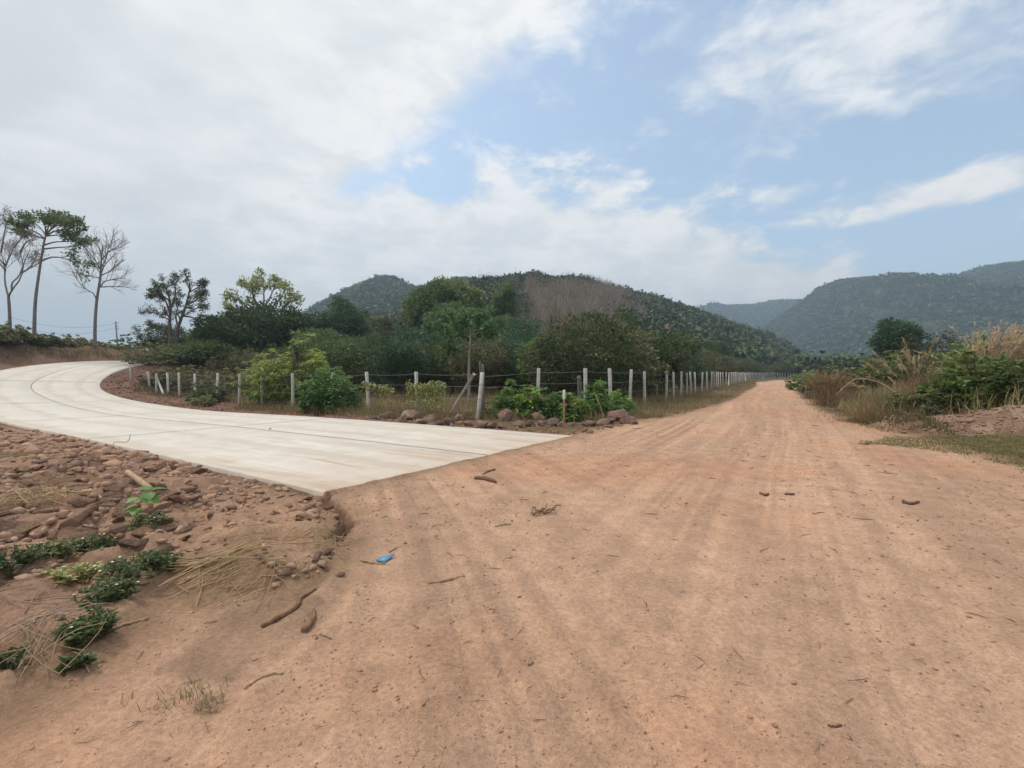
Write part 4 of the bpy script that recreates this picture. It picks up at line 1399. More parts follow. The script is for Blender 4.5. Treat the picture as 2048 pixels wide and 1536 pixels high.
def build_tall_trees():
    rng = np.random.default_rng(31)
    # ---- bare tree right of the flat-topped one
    Y = 46.0
    base = D(190, 697, Y); base[2] = ground_z(base[0], base[1]) - 0.2
    trunk = spline(np.vstack([base, limb_px([(190, 655), (193, 605), (200, 560), (202, 535), (203, 512), (206, 490)], Y, rng, 0, 0.05)]), 16)
    segs = [(trunk - base, np.linspace(0.15, 0.04, 16), 4)]; tips = []
    cfg = dict(kids=(7, 6, 6), ang=0.62, lk=0.55, wander=0.13, up=0.25, start=0.25, rk=0.62)
    limbs = [([(193, 603), (188, 588), (170, 577), (156, 562), (144, 541)], -0.8), ([(201, 574), (230, 573), (262, 575)], 0.8), ([(202, 572), (212, 562), (252, 556)], -1.5), ([(200, 556), (175, 551), (152, 543)], 1.2), ([(203, 550), (222, 541), (248, 520)], 1.5),
             ([(201, 540), (190, 520), (166, 491)], -1.2), ([(203, 535), (213, 515), (218, 492), (238, 478)], 0.9), ([(203, 530), (200, 500), (190, 480)], 1.5), ([(203, 520), (222, 500), (246, 494)], -1.5), ([(203, 545), (210, 530), (232, 505)], -2.5), ([(202, 548), (190, 532), (172, 510)], 2.5)]
    for P, dy in limbs:
        q = spline(limb_px(P, Y, rng, dy), 8) - base
        L = np.linalg.norm(q[-1] - q[0]); r = np.linspace(0.062, 0.022, 8)
        segs.append((q, r, 3)); sub_branches(rng, q, r, L * 0.85, 2, cfg, segs, tips, start=0.3, kids=9)
    tr = wood_mesh([s for s in segs if s[2] >= 3], (0.27, 0.235, 0.22), 'trunk'); cr = wood_mesh([s for s in segs if s[2] < 3], (0.36, 0.32, 0.30), 'crown', rmin=0.008)
    make_tree('bare_tree', 'leafless tree with a straight trunk beside the crest of the concrete road', 'tree', base, tr, cr)
    # ---- bare forked tree at the left edge
    Y = 44.0
    base = D(20, 655, Y); base[2] = ground_z(base[0], base[1]) - 0.2
    trunk = spline(np.vstack([base, limb_px([(19, 625), (17, 594)], Y, rng, 0, 0.03)]), 8)
    segs = [(trunk - base, np.linspace(0.14, 0.10, 8), 4)]; tips = []
    limbs = [([(17, 594), (10, 565), (9, 532), (2, 505)], 1.0), ([(17, 594), (24, 580), (42, 555), (48, 525), (60, 500)], -0.8), ([(24, 582), (24, 566), (38, 552), (46, 530), (40, 505)], 1.0), ([(11, 532), (18, 515), (28, 495)], 1.0), ([(9, 530), (0, 520), (-25, 495)], -1.0), ([(44, 545), (60, 535), (72, 515)], 1.2),
             ([(10, 540), (-8, 515), (-30, 470)], 0.5), ([(2, 505), (8, 470), (14, 440)], 0.6), ([(40, 505), (52, 485), (66, 478)], -.5), ([(-25, 495), (-10, 460), (0, 432)], 0.5), ([(28, 495), (40, 480), (50, 474)], 0.5)]
    for P, dy in limbs:
        q = spline(limb_px(P, Y, rng, dy), 8) - base
        L = np.linalg.norm(q[-1] - q[0]); r = np.linspace(0.08, 0.025, 8)
        segs.append((q, r, 3)); sub_branches(rng, q, r, L * 0.85, 2, cfg, segs, tips, start=0.45, kids=6)
    tr = wood_mesh([s for s in segs if s[2] >= 3], (0.27, 0.235, 0.22), 'trunk'); cr = wood_mesh([s for s in segs if s[2] < 3], (0.40, 0.36, 0.34), 'crown', rmin=0.009)
    T = np.array([t[0] for t in tips]); T = T[rng.random(len(T)) < 0.35]
    mb = leafy(rng, T, unit(rng.normal(size=T.shape)), 0.25, 4, 0.16, 0.08, (0.13, 0.10, 0.075), (0.20, 0.16, 0.12))
    make_tree('bare_tree', 'leafless forked tree at the left edge with a haze of pale twigs', 'tree', base, tr, cr, extra=[('dry_leaf_tuft', mb.mesh('dry_leaf_tuft', M_LEAF))])
    # ---- flat-topped green tree
    Y = 43.0
    base = D(68, 690, Y); base[2] = ground_z(base[0], base[1]) - 0.2
    trunk = spline(np.vstack([base, limb_px([(69, 640), (71, 600), (76, 560), (82, 520), (88, 485), (92, 470)], Y, rng, 0, 0.04)]), 16)
    segs = [(trunk - base, np.linspace(0.145, 0.06, 16), 4)]; tips = []
    cfgf = dict(flat=0.15, kids=(4, 4), ang=0.75, lk=0.5, wander=0.12, up=0.05, start=0.3, rk=0.6)
    tops = [([(90, 478), (75, 466), (50, 455), (35, 450)], -1), ([(92, 472), (80, 455), (62, 440)], 1.5), ([(92, 470), (98, 450), (105, 436)], 0.5), ([(92, 472), (110, 462), (135, 458), (155, 458)], 1), ([(92, 468), (112, 452), (140, 444)], -1.5), ([(90, 478), (70, 472), (45, 466)], 2), ([(92, 470), (90, 452), (85, 438)], -2),
            ([(92, 472), (118, 470), (150, 470)], 2.5), ([(91, 472), (110, 448), (125, 436)], 2.2)]
    sides = [([(87, 498), (115, 495), (145, 493), (178, 486)], -0.8), ([(85, 521), (105, 514), (130, 517), (160, 528), (184, 534)], -1.5), ([(89, 490), (110, 484), (140, 483), (165, 482)], 1.0)]
    C_, O_ = [], []
    for P, dy in tops + sides:
        side = (P, dy) in sides
        q = spline(limb_px(P, Y, rng, dy, 0.1), 9) - base
        L = np.linalg.norm(q[-1] - q[0]); r = np.linspace(0.075, 0.02, 9)
        segs.append((q, r, 3)); t2 = []
        sub_branches(rng, q, r, L * (0.5 if side else 0.62), 2, cfgf, segs, t2, start=0.35, kids=5 if side else 6)
        tips += t2
        tt = np.array([t[0] for t in t2]); C_.append(tt)
    T = np.concatenate(C_)
    T[:, 2] += 0.08
    mb = leafy(rng, T, np.tile([0, 0, 0.2], (len(T), 1)) + rng.normal(size=T.shape) * np.array([.6, .6, .15]), 0.3, 7, 0.27, 0.12, (0.024, 0.036, 0.016), (0.058, 0.074, 0.030), 0.0)
    tr = wood_mesh(segs, (0.26, 0.225, 0.21), 'trunk', rmin=0.008)
    make_tree('flat_topped_tree', 'tall green tree with a flat layered crown on the left bank', 'tree', base, tr, mb.mesh('crown', M_LEAF))
    # ---- twin-stemmed half-leafy tree
    Y = 46.0
    base = D(346, 712, Y); base[2] = ground_z(base[0], base[1]) - 0.2
    segs, tips = [], []
    cfg2 = dict(kids=(5, 5, 5), ang=0.6, lk=0.55, wander=0.15, up=0.12, start=0.2, rk=0.6)
    stems = [([(341, 690), (339, 650), (341, 615), (337, 590), (325, 565)], 0.5, 0.22), ([(352, 690), (356, 655), (366, 628), (375, 600), (380, 570), (372, 553)], -0.5, 0.2), ([(340, 625), (330, 600), (312, 575)], -1, 0.1), ([(341, 620), (350, 590), (352, 560)], 1.5, 0.1), ([(366, 632), (385, 635), (405, 645), (416, 650)], 1, 0.09), ([(372, 610), (392, 600), (406, 590)], -1, 0.09),
             ([(339, 640), (320, 630), (302, 625)], 1, 0.08), ([(378, 585), (395, 575), (404, 566)], 1.2, 0.07), ([(356, 655), (352, 630), (360, 600)], 1.8, 0.1), ([(339, 655), (318, 652), (300, 648)], -1, 0.06), ([(372, 615), (388, 618), (405, 612)], -2, 0.07), ([(338, 600), (318, 588), (300, 590)], 2, 0.08)]
    for P, dy, r0 in stems:
        first = P[0]
        q = limb_px(P, Y, rng, dy, 0.12)
        if first[1] == 690:
            q = np.vstack([base, q])
        q = spline(q, 10) - base
        L = np.linalg.norm(q[-1] - q[0]); r = np.linspace(r0, 0.03, 10)
        segs.append((q, r, 4 if r0 > .15 else 3))
        sub_branches(rng, q, r, min(L, 3.0) * 0.62, 2, cfg2, segs, tips, start=0.35, kids=8)
    T = np.array([t[0] for t in tips])
    hz = T[:, 2] / T[:, 2].max()
    T = T[rng.random(len(T)) < np.clip(hz * 2.0 - 0.5, 0.25, 1.0)]
    mb = leafy(rng, T, unit(rng.normal(size=T.shape)), 0.24, 7, 0.2, 0.09, (0.035, 0.045, 0.03), (0.085, 0.095, 0.06), 0.1)
    make_tree('half_bare_tree', 'twin-stemmed half-bare tree with sparse dark leaves near the road crest', 'tree', base, wood_mesh(segs, (0.16, 0.135, 0.125), 'trunk', rmin=0.010), mb.mesh('crown', M_LEAF))
    # ---- airy tree with clustered pale leaves
    Y = 58.0
    base = D(525, 730, Y); base[2] = ground_z(base[0], base[1]) - 0.2
    segs, tips = [], []
    P0 = spline(np.vstack([base, limb_px([(525, 690), (522, 655), (522, 640)], Y, rng, 0, .05)]), 8) - base
    segs.append((P0, np.linspace(0.3, 0.2, 8), 4))
    for P, dy in [([(522, 645), (505, 625), (480, 600), (462, 592)], -1), ([(522, 640), (515, 610), (500, 580), (488, 572)], 1.5), ([(524, 640), (528, 605), (527, 575), (525, 556)], 0), ([(524, 642), (545, 615), (562, 595), (572, 575)], -1.5), ([(524, 648), (555, 625), (580, 605), (590, 600)], 1.5), ([(522, 645), (495, 632), (468, 628), (455, 615)], 2), ([(523, 625), (540, 595), (548, 575), (552, 562)], 2.5), ([(520, 620), (508, 600), (505, 575), (510, 562)], -2.5)]:
        q = spline(limb_px(P, Y, rng, dy, .15), 9) - base
        L = np.linalg.norm(q[-1] - q[0]); r = np.linspace(0.12, 0.03, 9)
        segs.append((q, r, 3)); sub_branches(rng, q, r, L * 0.42, 1, cfg2, segs, tips, start=0.4, kids=8)
    T = np.array([t[0] for t in tips])
    mb = leafy(rng, T, unit(rng.normal(size=T.shape) + np.array([0, 0, .6])), 0.55, 20, 0.34, 0.17, (0.055, 0.065, 0.024), (0.15, 0.165, 0.06), 0.15)
    make_tree('airy_tree', 'airy tree with clusters of yellowish green leaves rising behind a dark mound', 'tree', base, wood_mesh(segs, (0.2, 0.17, 0.14), 'trunk', rmin=0.012), mb.mesh('crown', M_LEAF))
    # ---- big rounded and tall crowns behind the orchard
    big = [
        ('broadleaf_tree', 'massive dark rounded tree under the airy tree', 560, 53, 613, 5.0, G_DARK, (0.05, 0.066, 0.03), 9, 0.3),
        ('broadleaf_tree', 'dark tree joining the massive rounded tree on its left', 470, 50, 662, 3.8, G_DARK, G_MID, 6, 0.3),
        ('broadleaf_tree', 'blue-green layered tree right of the massive rounded tree', 682, 58, 604, 3.1, G_BLUE, G_BLUE2, 5, 0.3),
        ('broadleaf_tree', 'tall leafy tree topping the skyline left of centre', 880, 74, 556, 4.4, (0.028, 0.046, 0.02), (0.085, 0.11, 0.04), 8, 0.36),
        ('broadleaf_tree', 'tall pale-topped tree beside the skyline tree', 918, 78, 562, 3.6, (0.04, 0.055, 0.024), (0.12, 0.13, 0.055), 7, 0.36),
        ('broadleaf_tree', 'lower green tree in front of the tall skyline tree', 905, 60, 612, 3.4, (0.026, 0.046, 0.02), (0.07, 0.10, 0.038), 6, 0.32),
        ('broadleaf_tree', 'narrow tall tree standing just left of the bare brown wood', 1008, 82, 568, 2.8, (0.03, 0.046, 0.022), (0.075, 0.095, 0.038), 6, 0.34),
        ('broadleaf_tree', 'thin-leaved tall tree at the left of the skyline tree', 842, 80, 585, 2.6, (0.045, 0.05, 0.025), (0.11, 0.105, 0.05), 6, 0.34),
        ('broadleaf_tree', 'middle-sized green tree below the narrow tall tree', 985, 66, 622, 2.8, (0.028, 0.048, 0.02), (0.075, 0.10, 0.036), 5, 0.3),
        ('broadleaf_tree', 'dull green tree between the peaked hill and the skyline tree', 765, 72, 640, 3.2, (0.035, 0.045, 0.022), (0.085, 0.09, 0.042), 6, 0.3),
        ('broadleaf_tree', 'dark green tree standing behind the half-bare tree and the fence end', 405, 44, 690, 2.8, G_DARK, G_MID, 6, 0.24),
        ('broadleaf_tree', 'fresh green tree peeping between the round blue-green tree and brownish trees', 1092, 33, 690, 1.9, G_FRESH, (0.10, 0.16, 0.04), 5, 0.22),
        ('broadleaf_tree', 'light green tree in the gap right of the broad brownish tree', 1290, 36, 672, 2.0, (0.04, 0.062, 0.02), (0.11, 0.13, 0.045), 5, 0.22),
        ('broadleaf_tree', 'dark square-topped tree standing alone above the grassy bank on the right', 1797, 52, 640, 2.15, (0.018, 0.036, 0.02), (0.042, 0.07, 0.036), 5, 0.3),
    ]
    for i, (nm, lab, px, Y, ty, rx, a, b, lob, L) in enumerate(big):
        x = (px - CX) / FPX * Y; g = ground_z(x, Y); h = CAM_H + (746 - ty) / FPX * Y - g
        tr, cr = dome_tree(500 + i, h, rx, a, b, L=L * 1.3, wd=L * 0.62, nclump=int(150 + 24 * rx * h / 3), nl=32, rc=0.62 * rx / 3 + .2, lobes=lob + 3, base=0.2, skirt=0.45, trunk_h=h * .35, stems=5, bark=(0.2, 0.17, 0.14))
        make_tree(nm, lab, 'tree', (x, Y, g - 0.1), tr, cr)
    belt = [dome_tree(560 + i, 6.5, 3.2, a, b, L=0.34, wd=0.17, nclump=300, nl=26, rc=0.7, lobes=8, base=0.1, skirt=0.5, stems=5) for i, (a, b) in enumerate([((0.026, 0.042, 0.018), (0.062, 0.085, 0.032)), ((0.022, 0.04, 0.021), (0.052, 0.078, 0.038)), ((0.032, 0.042, 0.02), (0.075, 0.085, 0.036))])]
    for i, (px, Y, sc) in enumerate([(440, 47, 0.75), (505, 56, 1.15), (600, 60, 1.25), (640, 49, 0.9), (720, 66, 1.15), (745, 54, 0.85), (800, 70, 1.2), (845, 60, 1.05), (950, 62, 1.15), (985, 56, 0.85), (1030, 60, 1.05), (1090, 64, 1.0), (905, 52, 0.85), (700, 47, 0.75), (1160, 66, 1.0), (1250, 64, 1.05), (1310, 72, 1.1), (1370, 84, 1.15), (1420, 98, 1.2)]):
        x = (px - CX) / FPX * Y
        make_tree('broadleaf_tree', 'rounded green tree in the belt behind the orchard, %s from the left' % ORD[sorted(BELT_PX).index(px)], 'tree', (x, Y, ground_z(x, Y) - 0.1), belt[i % 3][0], belt[i % 3][1], rng.uniform(0, 6.28), sc, 'tree belt behind the orchard')
    # bare brown trees standing just behind the orchard
    for i, (px, Y, ty) in enumerate([(1075, 70, 628), (1110, 75, 615), (1145, 80, 605), (1010, 68, 640), (812, 66, 640), (1180, 84, 610), (1060, 90, 600), (740, 78, 640), (1215, 88, 612)]):
        x = (px - CX) / FPX * Y; g = ground_z(x, Y); h = CAM_H + (746 - ty) / FPX * Y - g
        segs, tips = [], []
        rg = np.random.default_rng(700 + i)
        P = spline([(0, 0, -0.2), (rg.normal() * .1, rg.normal() * .1, h * .4), (rg.normal() * .3, rg.normal() * .3, h * .95)], 10); r = np.linspace(0.13, 0.03, 10)
        segs.append((P, r, 4)); sub_branches(rg, P, r, h * 0.42, 2, dict(kids=(5, 5), ang=0.5, lk=0.5, wander=0.1, up=0.35, start=0.3, rk=0.6), segs, tips, start=0.3, kids=11)
        make_tree('bare_tree', 'slender leafless brown tree at the foot of the near hillside', 'tree', (x, Y, g), wood_mesh([s for s in segs if s[2] == 4], (0.24, 0.19, 0.155), 'trunk'), wood_mesh([s for s in segs if s[2] < 4], (0.25, 0.185, 0.15), 'crown', rmin=0.016), group='leafless trees at the foot of the hillside')
    # slender tree with a bare pale trunk behind the corner post
    Y = 21.5
    x = (938 - CX) / FPX * Y; g = ground_z(x, Y)
    base = np.array([x, Y, g - 0.1]); segs, tips = [], []
    P = spline(np.vstack([base, limb_px([(938, 765), (938, 725), (940, 690), (941, 668)], Y, rng, 0, 0.02)]), 12) - base; r = np.linspace(0.075, 0.04, 12)
    segs.append((P, r, 4))
    for Q, dy in [([(940, 690), (915, 680), (893, 668), (876, 652)], -.5), ([(941, 668), (935, 650), (925, 632)], .5), ([(941, 668), (952, 645), (966, 630)], -.3), ([(940, 690), (960, 672), (985, 662)], .5), ([(940, 695), (920, 701), (900, 693)], -.6), ([(941, 675), (925, 668), (908, 655)], .8), ([(941, 672), (962, 664), (978, 650)], -.8)]:
        q = spline(limb_px(Q, Y, rng, dy, .06), 8) - base; r = np.linspace(0.035, 0.012, 8)
        segs.append((q, r, 3)); sub_branches(rng, q, r, 0.7, 1, cfg2, segs, tips, start=.3, kids=7)
    T = np.array([t[0] for t in tips])
    mb = leafy(rng, T, unit(rng.normal(size=T.shape) + np.array([0, 0, .3])), 0.24, 15, 0.22, 0.085, (0.026, 0.05, 0.022), (0.07, 0.12, 0.045), 0.3)
    make_tree('slender_tree', 'slender tree with a bare pale trunk and open crown behind the corner post', 'tree', base, wood_mesh([q for q in segs if q[2] == 4], (0.33, 0.31, 0.28), 'trunk'), mb.mesh('crown', M_LEAF), extra=[('limb', wood_mesh([q for q in segs if q[2] < 4], (0.17, 0.16, 0.13), 'limb', rmin=0.005))])


build_tall_trees()


def shoot_crown(seed, h, rx, ry, cA, cB, nshoot, L, wd, per=14, droop=0.7, tips_only=False, z0=0.15):
    """shrub of drooping long leaves in whorls at shoot ends; returns mesh builder"""
    rng = np.random.default_rng(seed)
    d = unit(rng.normal(size=(nshoot, 3)) * np.array([1, 1, 0.8])); d[:, 2] = np.abs(d[:, 2]) * 1.0
    rad = np.where(rng.random(nshoot) < 0.3, rng.uniform(0.4, 0.8, nshoot), rng.uniform(0.82, 1.05, nshoot)) * (1 + 0.25 * np.sin(d[:, 0] * 5 + seed) * np.cos(d[:, 1] * 4))
    c = d * rad[:, None] * np.array([rx, ry, h * (1 - z0)]); c[:, 2] += h * z0
    low = rng.random(nshoot) < 0.25
    c[low, 2] *= 0.45
    P = np.repeat(c, per, 0) + rng.normal(size=(nshoot * per, 3)) * 0.04
    a = rng.uniform(0, 6.28, len(P))
    dn = np.stack([np.cos(a), np.sin(a), rng.uniform(-0.2, 0.7, len(P))], 1) + np.repeat(d, per, 0) * 0.5 - np.array([0, 0, droop])
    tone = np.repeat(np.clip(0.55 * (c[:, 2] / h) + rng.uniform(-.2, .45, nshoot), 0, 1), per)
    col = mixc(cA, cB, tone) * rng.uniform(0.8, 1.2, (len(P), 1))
    mb = MB()
    leaves(mb, P, dn, L * rng.uniform(.7, 1.2, len(P)), wd * rng.uniform(.8, 1.2, len(P)), col, rng, up=0.9)
    return mb, c


def shrub(name, label, cat, x, y, h, rx, ry, cA, cB, n, L, wd, seed, per=14, droop=0.7, group=None, z0=0.15, bark=BARK):
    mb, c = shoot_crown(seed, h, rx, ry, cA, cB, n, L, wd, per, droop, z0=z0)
    rng = np.random.default_rng(seed)
    st = MB()
    for i in range(0, n, max(1, n // 22)):
        p = c[i]
        add_tube(st, spline([(p[0] * .05, p[1] * .05, -0.1), p * np.array([.35, .35, .55]), p], 6), np.linspace(0.035, 0.008, 6) * max(h, .5) / 1.5, 5, bark)
    return make_tree(name, label, cat, (x, y, ground_z(x, y) - 0.02), st.mesh('trunk', M_BARK, True), mb.mesh('crown', M_LEAF), crown_name='foliage', group=group)


def build_shrubs():
    def at(px, Y):
        return (px - CX) / FPX * Y, Y
    Gm, Gm2 = (0.048, 0.085, 0.02), (0.21, 0.235, 0.06)
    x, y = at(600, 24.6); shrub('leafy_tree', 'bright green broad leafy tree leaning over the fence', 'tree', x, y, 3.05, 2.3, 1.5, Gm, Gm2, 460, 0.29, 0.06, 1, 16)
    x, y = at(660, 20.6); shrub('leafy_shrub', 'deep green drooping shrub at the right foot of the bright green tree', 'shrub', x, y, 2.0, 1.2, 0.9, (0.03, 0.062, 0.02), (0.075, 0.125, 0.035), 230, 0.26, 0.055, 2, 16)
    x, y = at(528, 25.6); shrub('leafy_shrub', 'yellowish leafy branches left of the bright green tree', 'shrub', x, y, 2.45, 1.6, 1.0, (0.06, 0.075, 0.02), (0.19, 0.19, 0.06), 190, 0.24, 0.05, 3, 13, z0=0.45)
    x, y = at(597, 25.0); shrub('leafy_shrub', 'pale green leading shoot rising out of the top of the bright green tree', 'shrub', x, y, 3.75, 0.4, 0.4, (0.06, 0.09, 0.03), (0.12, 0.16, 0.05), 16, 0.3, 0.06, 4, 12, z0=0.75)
    x, y = at(415, 27.0); shrub('leafy_shrub', 'low grey-green bush in front of the fence posts on the left', 'shrub', x, y, 1.15, 1.0, 0.8, (0.035, 0.05, 0.025), (0.075, 0.095, 0.048), 110, 0.2, 0.07, 5, 14, 0.2)
    x, y = at(405, 25.6); shrub('leafy_shrub', 'small dull bush at the foot of the low grey-green bush', 'shrub', x, y, 0.5, 0.55, 0.5, (0.055, 0.06, 0.03), (0.1, 0.1, 0.05), 50, 0.16, 0.06, 6, 12, 0.2)
    x, y = at(1025, 15.9); shrub('leafy_shrub', 'glossy green shrub hugging the fence just right of the corner post', 'shrub', x, y, 1.2, 0.68, 0.5, (0.022, 0.045, 0.016), (0.075, 0.12, 0.032), 110, 0.23, 0.06, 7, 14)
    x, y = at(1060, 15.7); shrub('leafy_shrub', 'bright-tipped shrub second to the right of the corner post', 'shrub', x, y, 1.2, 0.5, 0.45, (0.028, 0.055, 0.016), (0.12, 0.17, 0.04), 80, 0.22, 0.06, 8, 14)
    x, y = at(1105, 15.6); shrub('leafy_shrub', 'deep green shrub between the survey stake and the bright-tipped shrub', 'shrub', x, y, 0.95, 0.6, 0.5, (0.022, 0.042, 0.016), (0.055, 0.09, 0.028), 90, 0.22, 0.06, 9, 14)
    x, y = at(1142, 15.2); shrub('leafy_shrub', 'green shrub right of the survey stake with pale young leaves', 'shrub', x, y, 0.85, 0.45, 0.4, (0.03, 0.055, 0.016), (0.10, 0.145, 0.035), 70, 0.22, 0.06, 10, 14)
    x, y = at(1192, 16.3); shrub('leafy_shrub', 'tall narrow green shrub climbing beside a fence post', 'shrub', x, y, 1.25, 0.4, 0.35, (0.03, 0.06, 0.02), (0.1, 0.16, 0.04), 60, 0.22, 0.06, 12, 14)
    x, y = at(1240, 16.8); shrub('leafy_shrub', 'small green shrub between two posts of the track fence', 'shrub', x, y, 0.95, 0.42, 0.4, (0.035, 0.07, 0.02), (0.11, 0.17, 0.04), 60, 0.2, 0.06, 13, 14)
    # hedge-like scrub by the inner side of the bend
    rng = np.random.default_rng(8)
    SB = [(300, 40, 1.6, 1.6), (330, 42, 1.9, 1.8), (285, 43, 1.6, 1.5), (355, 38, 1.5, 1.6), (390, 36, 1.7, 1.7), (420, 40, 2.3, 1.9), (325, 36.5, 1.0, 1.2), (365, 46, 2.6, 2.0), (445, 34, 1.8, 1.7), (480, 31.5, 1.9, 1.7)]
    for i, (px, Y, h, r) in enumerate(SB):
        x, y = at(px, Y)
        k = sorted(q[0] for q in SB).index(px)
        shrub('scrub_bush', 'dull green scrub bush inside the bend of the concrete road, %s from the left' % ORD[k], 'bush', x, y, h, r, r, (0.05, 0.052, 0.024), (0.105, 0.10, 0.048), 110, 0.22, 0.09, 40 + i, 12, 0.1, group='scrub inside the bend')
    # bushes along the top of the left bank
    BB = [(-40, 41, 1.3, 1.7), (5, 42, 1.25, 1.6), (45, 43, 1.1, 1.5), (85, 45, 1.2, 1.5), (118, 47, 1.1, 1.4), (150, 49, 1.1, 1.5), (175, 51, 1.0, 1.3), (215, 54, 1.0, 1.4), (-10, 38.5, 0.9, 1.3), (30, 40, 0.9, 1.3), (105, 44, 0.8, 1.2), (140, 46.5, 0.8, 1.2), (60, 41, 0.8, 1.1), (-20, 37.0, 0.7, 1.2), (10, 38.2, 0.6, 1.1), (75, 42.5, 0.7, 1.2), (125, 44.5, 0.7, 1.2), (165, 47.5, 0.7, 1.2), (195, 49.5, 0.8, 1.2), (232, 52, 0.8, 1.2)]
    for i, (px, Y, h, r) in enumerate(BB):
        x, y = at(px, Y)
        k = sorted(q[0] for q in BB).index(px)
        shrub('bank_bush', 'green and brownish bush on the left road bank, %s from the left' % ORD[k], 'bush', x, y, h * 1.25, r, r, (0.045, 0.05, 0.024), (0.105, 0.105, 0.046), 110, 0.22, 0.10, 60 + i, 12, 0.0, group='bushes on the left bank')
    x, y = at(256, 56); shrub('rounded_bush', 'rounded dark green bush standing at the crest of the concrete road', 'bush', x, y, 2.6, 1.7, 1.6, (0.03, 0.052, 0.022), (0.08, 0.115, 0.045), 150, 0.26, 0.12, 90, 14, 0.0)
    # right bank
    def bank_shrub(px, Y, h, r, a, b, n, L, wd, seed, lab, nm='bank_shrub', droop=0.2):
        x, y = at(px, Y)
        shrub(nm, lab, 'shrub', x, y, h * 1.05, r, r * .9, a, b, int(n * 1.25), L, wd, seed, 13, droop)
    def scrub(px, Y, h, seed, lab):
        x, y = at(px, Y)
        tr, cr = dome_tree(seed, h, 1.1, (0.030, 0.030, 0.018), (0.062, 0.058, 0.034), L=0.17, wd=0.07, nclump=70, nl=16, rc=0.28, lobes=9, base=0.15, stems=5)
        make_tree('scrub_tree', lab, 'tree', (x, y, ground_z(x, y) - 0.05), tr, cr)
    F1, F2 = (0.03, 0.046, 0.015), (0.082, 0.10, 0.032)
    bank_shrub(1955, 13.8, 1.35, 1.0, F1, F2, 260, 0.17, 0.085, 111, 'large bright green leafy shrub on the right bank above the earth heaps')
    bank_shrub(1895, 13.6, 0.85, 0.7, (0.032, 0.052, 0.015), (0.09, 0.125, 0.032), 120, 0.15, 0.08, 112, 'light green low shrub left of the large leafy shrub on the bank')
    bank_shrub(2035, 13.0, 0.95, 0.8, F1, F2, 160, 0.15, 0.08, 113, 'green shrub at the right edge beneath the tall plumed grass')
    bank_shrub(1945, 17.0, 1.75, 0.8, (0.035, 0.06, 0.02), (0.085, 0.13, 0.04), 130, 0.25, 0.07, 114, 'palm-like dark green shrub rising behind the large leafy shrub')
    bank_shrub(1750, 24.0, 1.5, 1.4, (0.045, 0.055, 0.022), (0.13, 0.135, 0.05), 180, 0.2, 0.09, 115, 'yellowish green bush on the bank below the lone square-topped tree')
    bank_shrub(1690, 26.0, 1.3, 1.4, (0.04, 0.05, 0.022), (0.11, 0.115, 0.045), 170, 0.2, 0.09, 116, 'dull green bush on the bank left of the yellowish green bush')
    bank_shrub(1820, 22.0, 1.6, 1.4, (0.045, 0.058, 0.022), (0.125, 0.14, 0.05), 190, 0.2, 0.09, 117, 'green bush on the bank behind the sprawling dry stalks')
    bank_shrub(1640, 33.0, 1.4, 1.4, (0.04, 0.055, 0.024), (0.105, 0.12, 0.05), 150, 0.2, 0.1, 118, 'green bush at the left end of the bank beside the track')
    bank_shrub(1612, 42.0, 1.5, 1.5, (0.035, 0.055, 0.022), (0.095, 0.12, 0.045), 140, 0.22, 0.1, 119, 'fresh green bush where the track meets the far end of the bank')
    scrub(1870, 26.0, 3.04, 1870, 'dark reddish-brown scrub tree behind the bank right of the lone tree')
    scrub(1925, 27.0, 2.73, 1925, 'dark brownish scrub behind the palm-like shrub')
    scrub(1985, 27.0, 2.84, 1985, 'brownish scrub behind the tall plumed grass at the right')
    bank_shrub(2060, 24.0, 2.4, 1.6, (0.035, 0.045, 0.025), (0.075, 0.085, 0.042), 150, 0.22, 0.09, 123, 'dark green scrub at the far right edge behind the plumed grass')
    bank_shrub(1680, 36.0, 2.2, 1.6, (0.03, 0.042, 0.022), (0.07, 0.08, 0.04), 130, 0.22, 0.1, 124, 'dark bush showing above the bank left of the lone tree')
    bank_shrub(1765, 33.0, 1.9, 1.6, (0.04, 0.055, 0.022), (0.10, 0.115, 0.045), 140, 0.22, 0.1, 125, 'green bush at the foot of the lone square-topped tree')
    bank_shrub(1840, 13.6, 0.75, 0.75, (0.05, 0.05, 0.025), (0.10, 0.105, 0.045), 120, 0.16, 0.06, 126, 'low dull green plant spreading behind the earth heap')


build_shrubs()

# ------------------------------------------------------------------ grasses
STRAW_A, STRAW_B = np.array([0.30, 0.20, 0.11]), np.array([0.50, 0.37, 0.22])


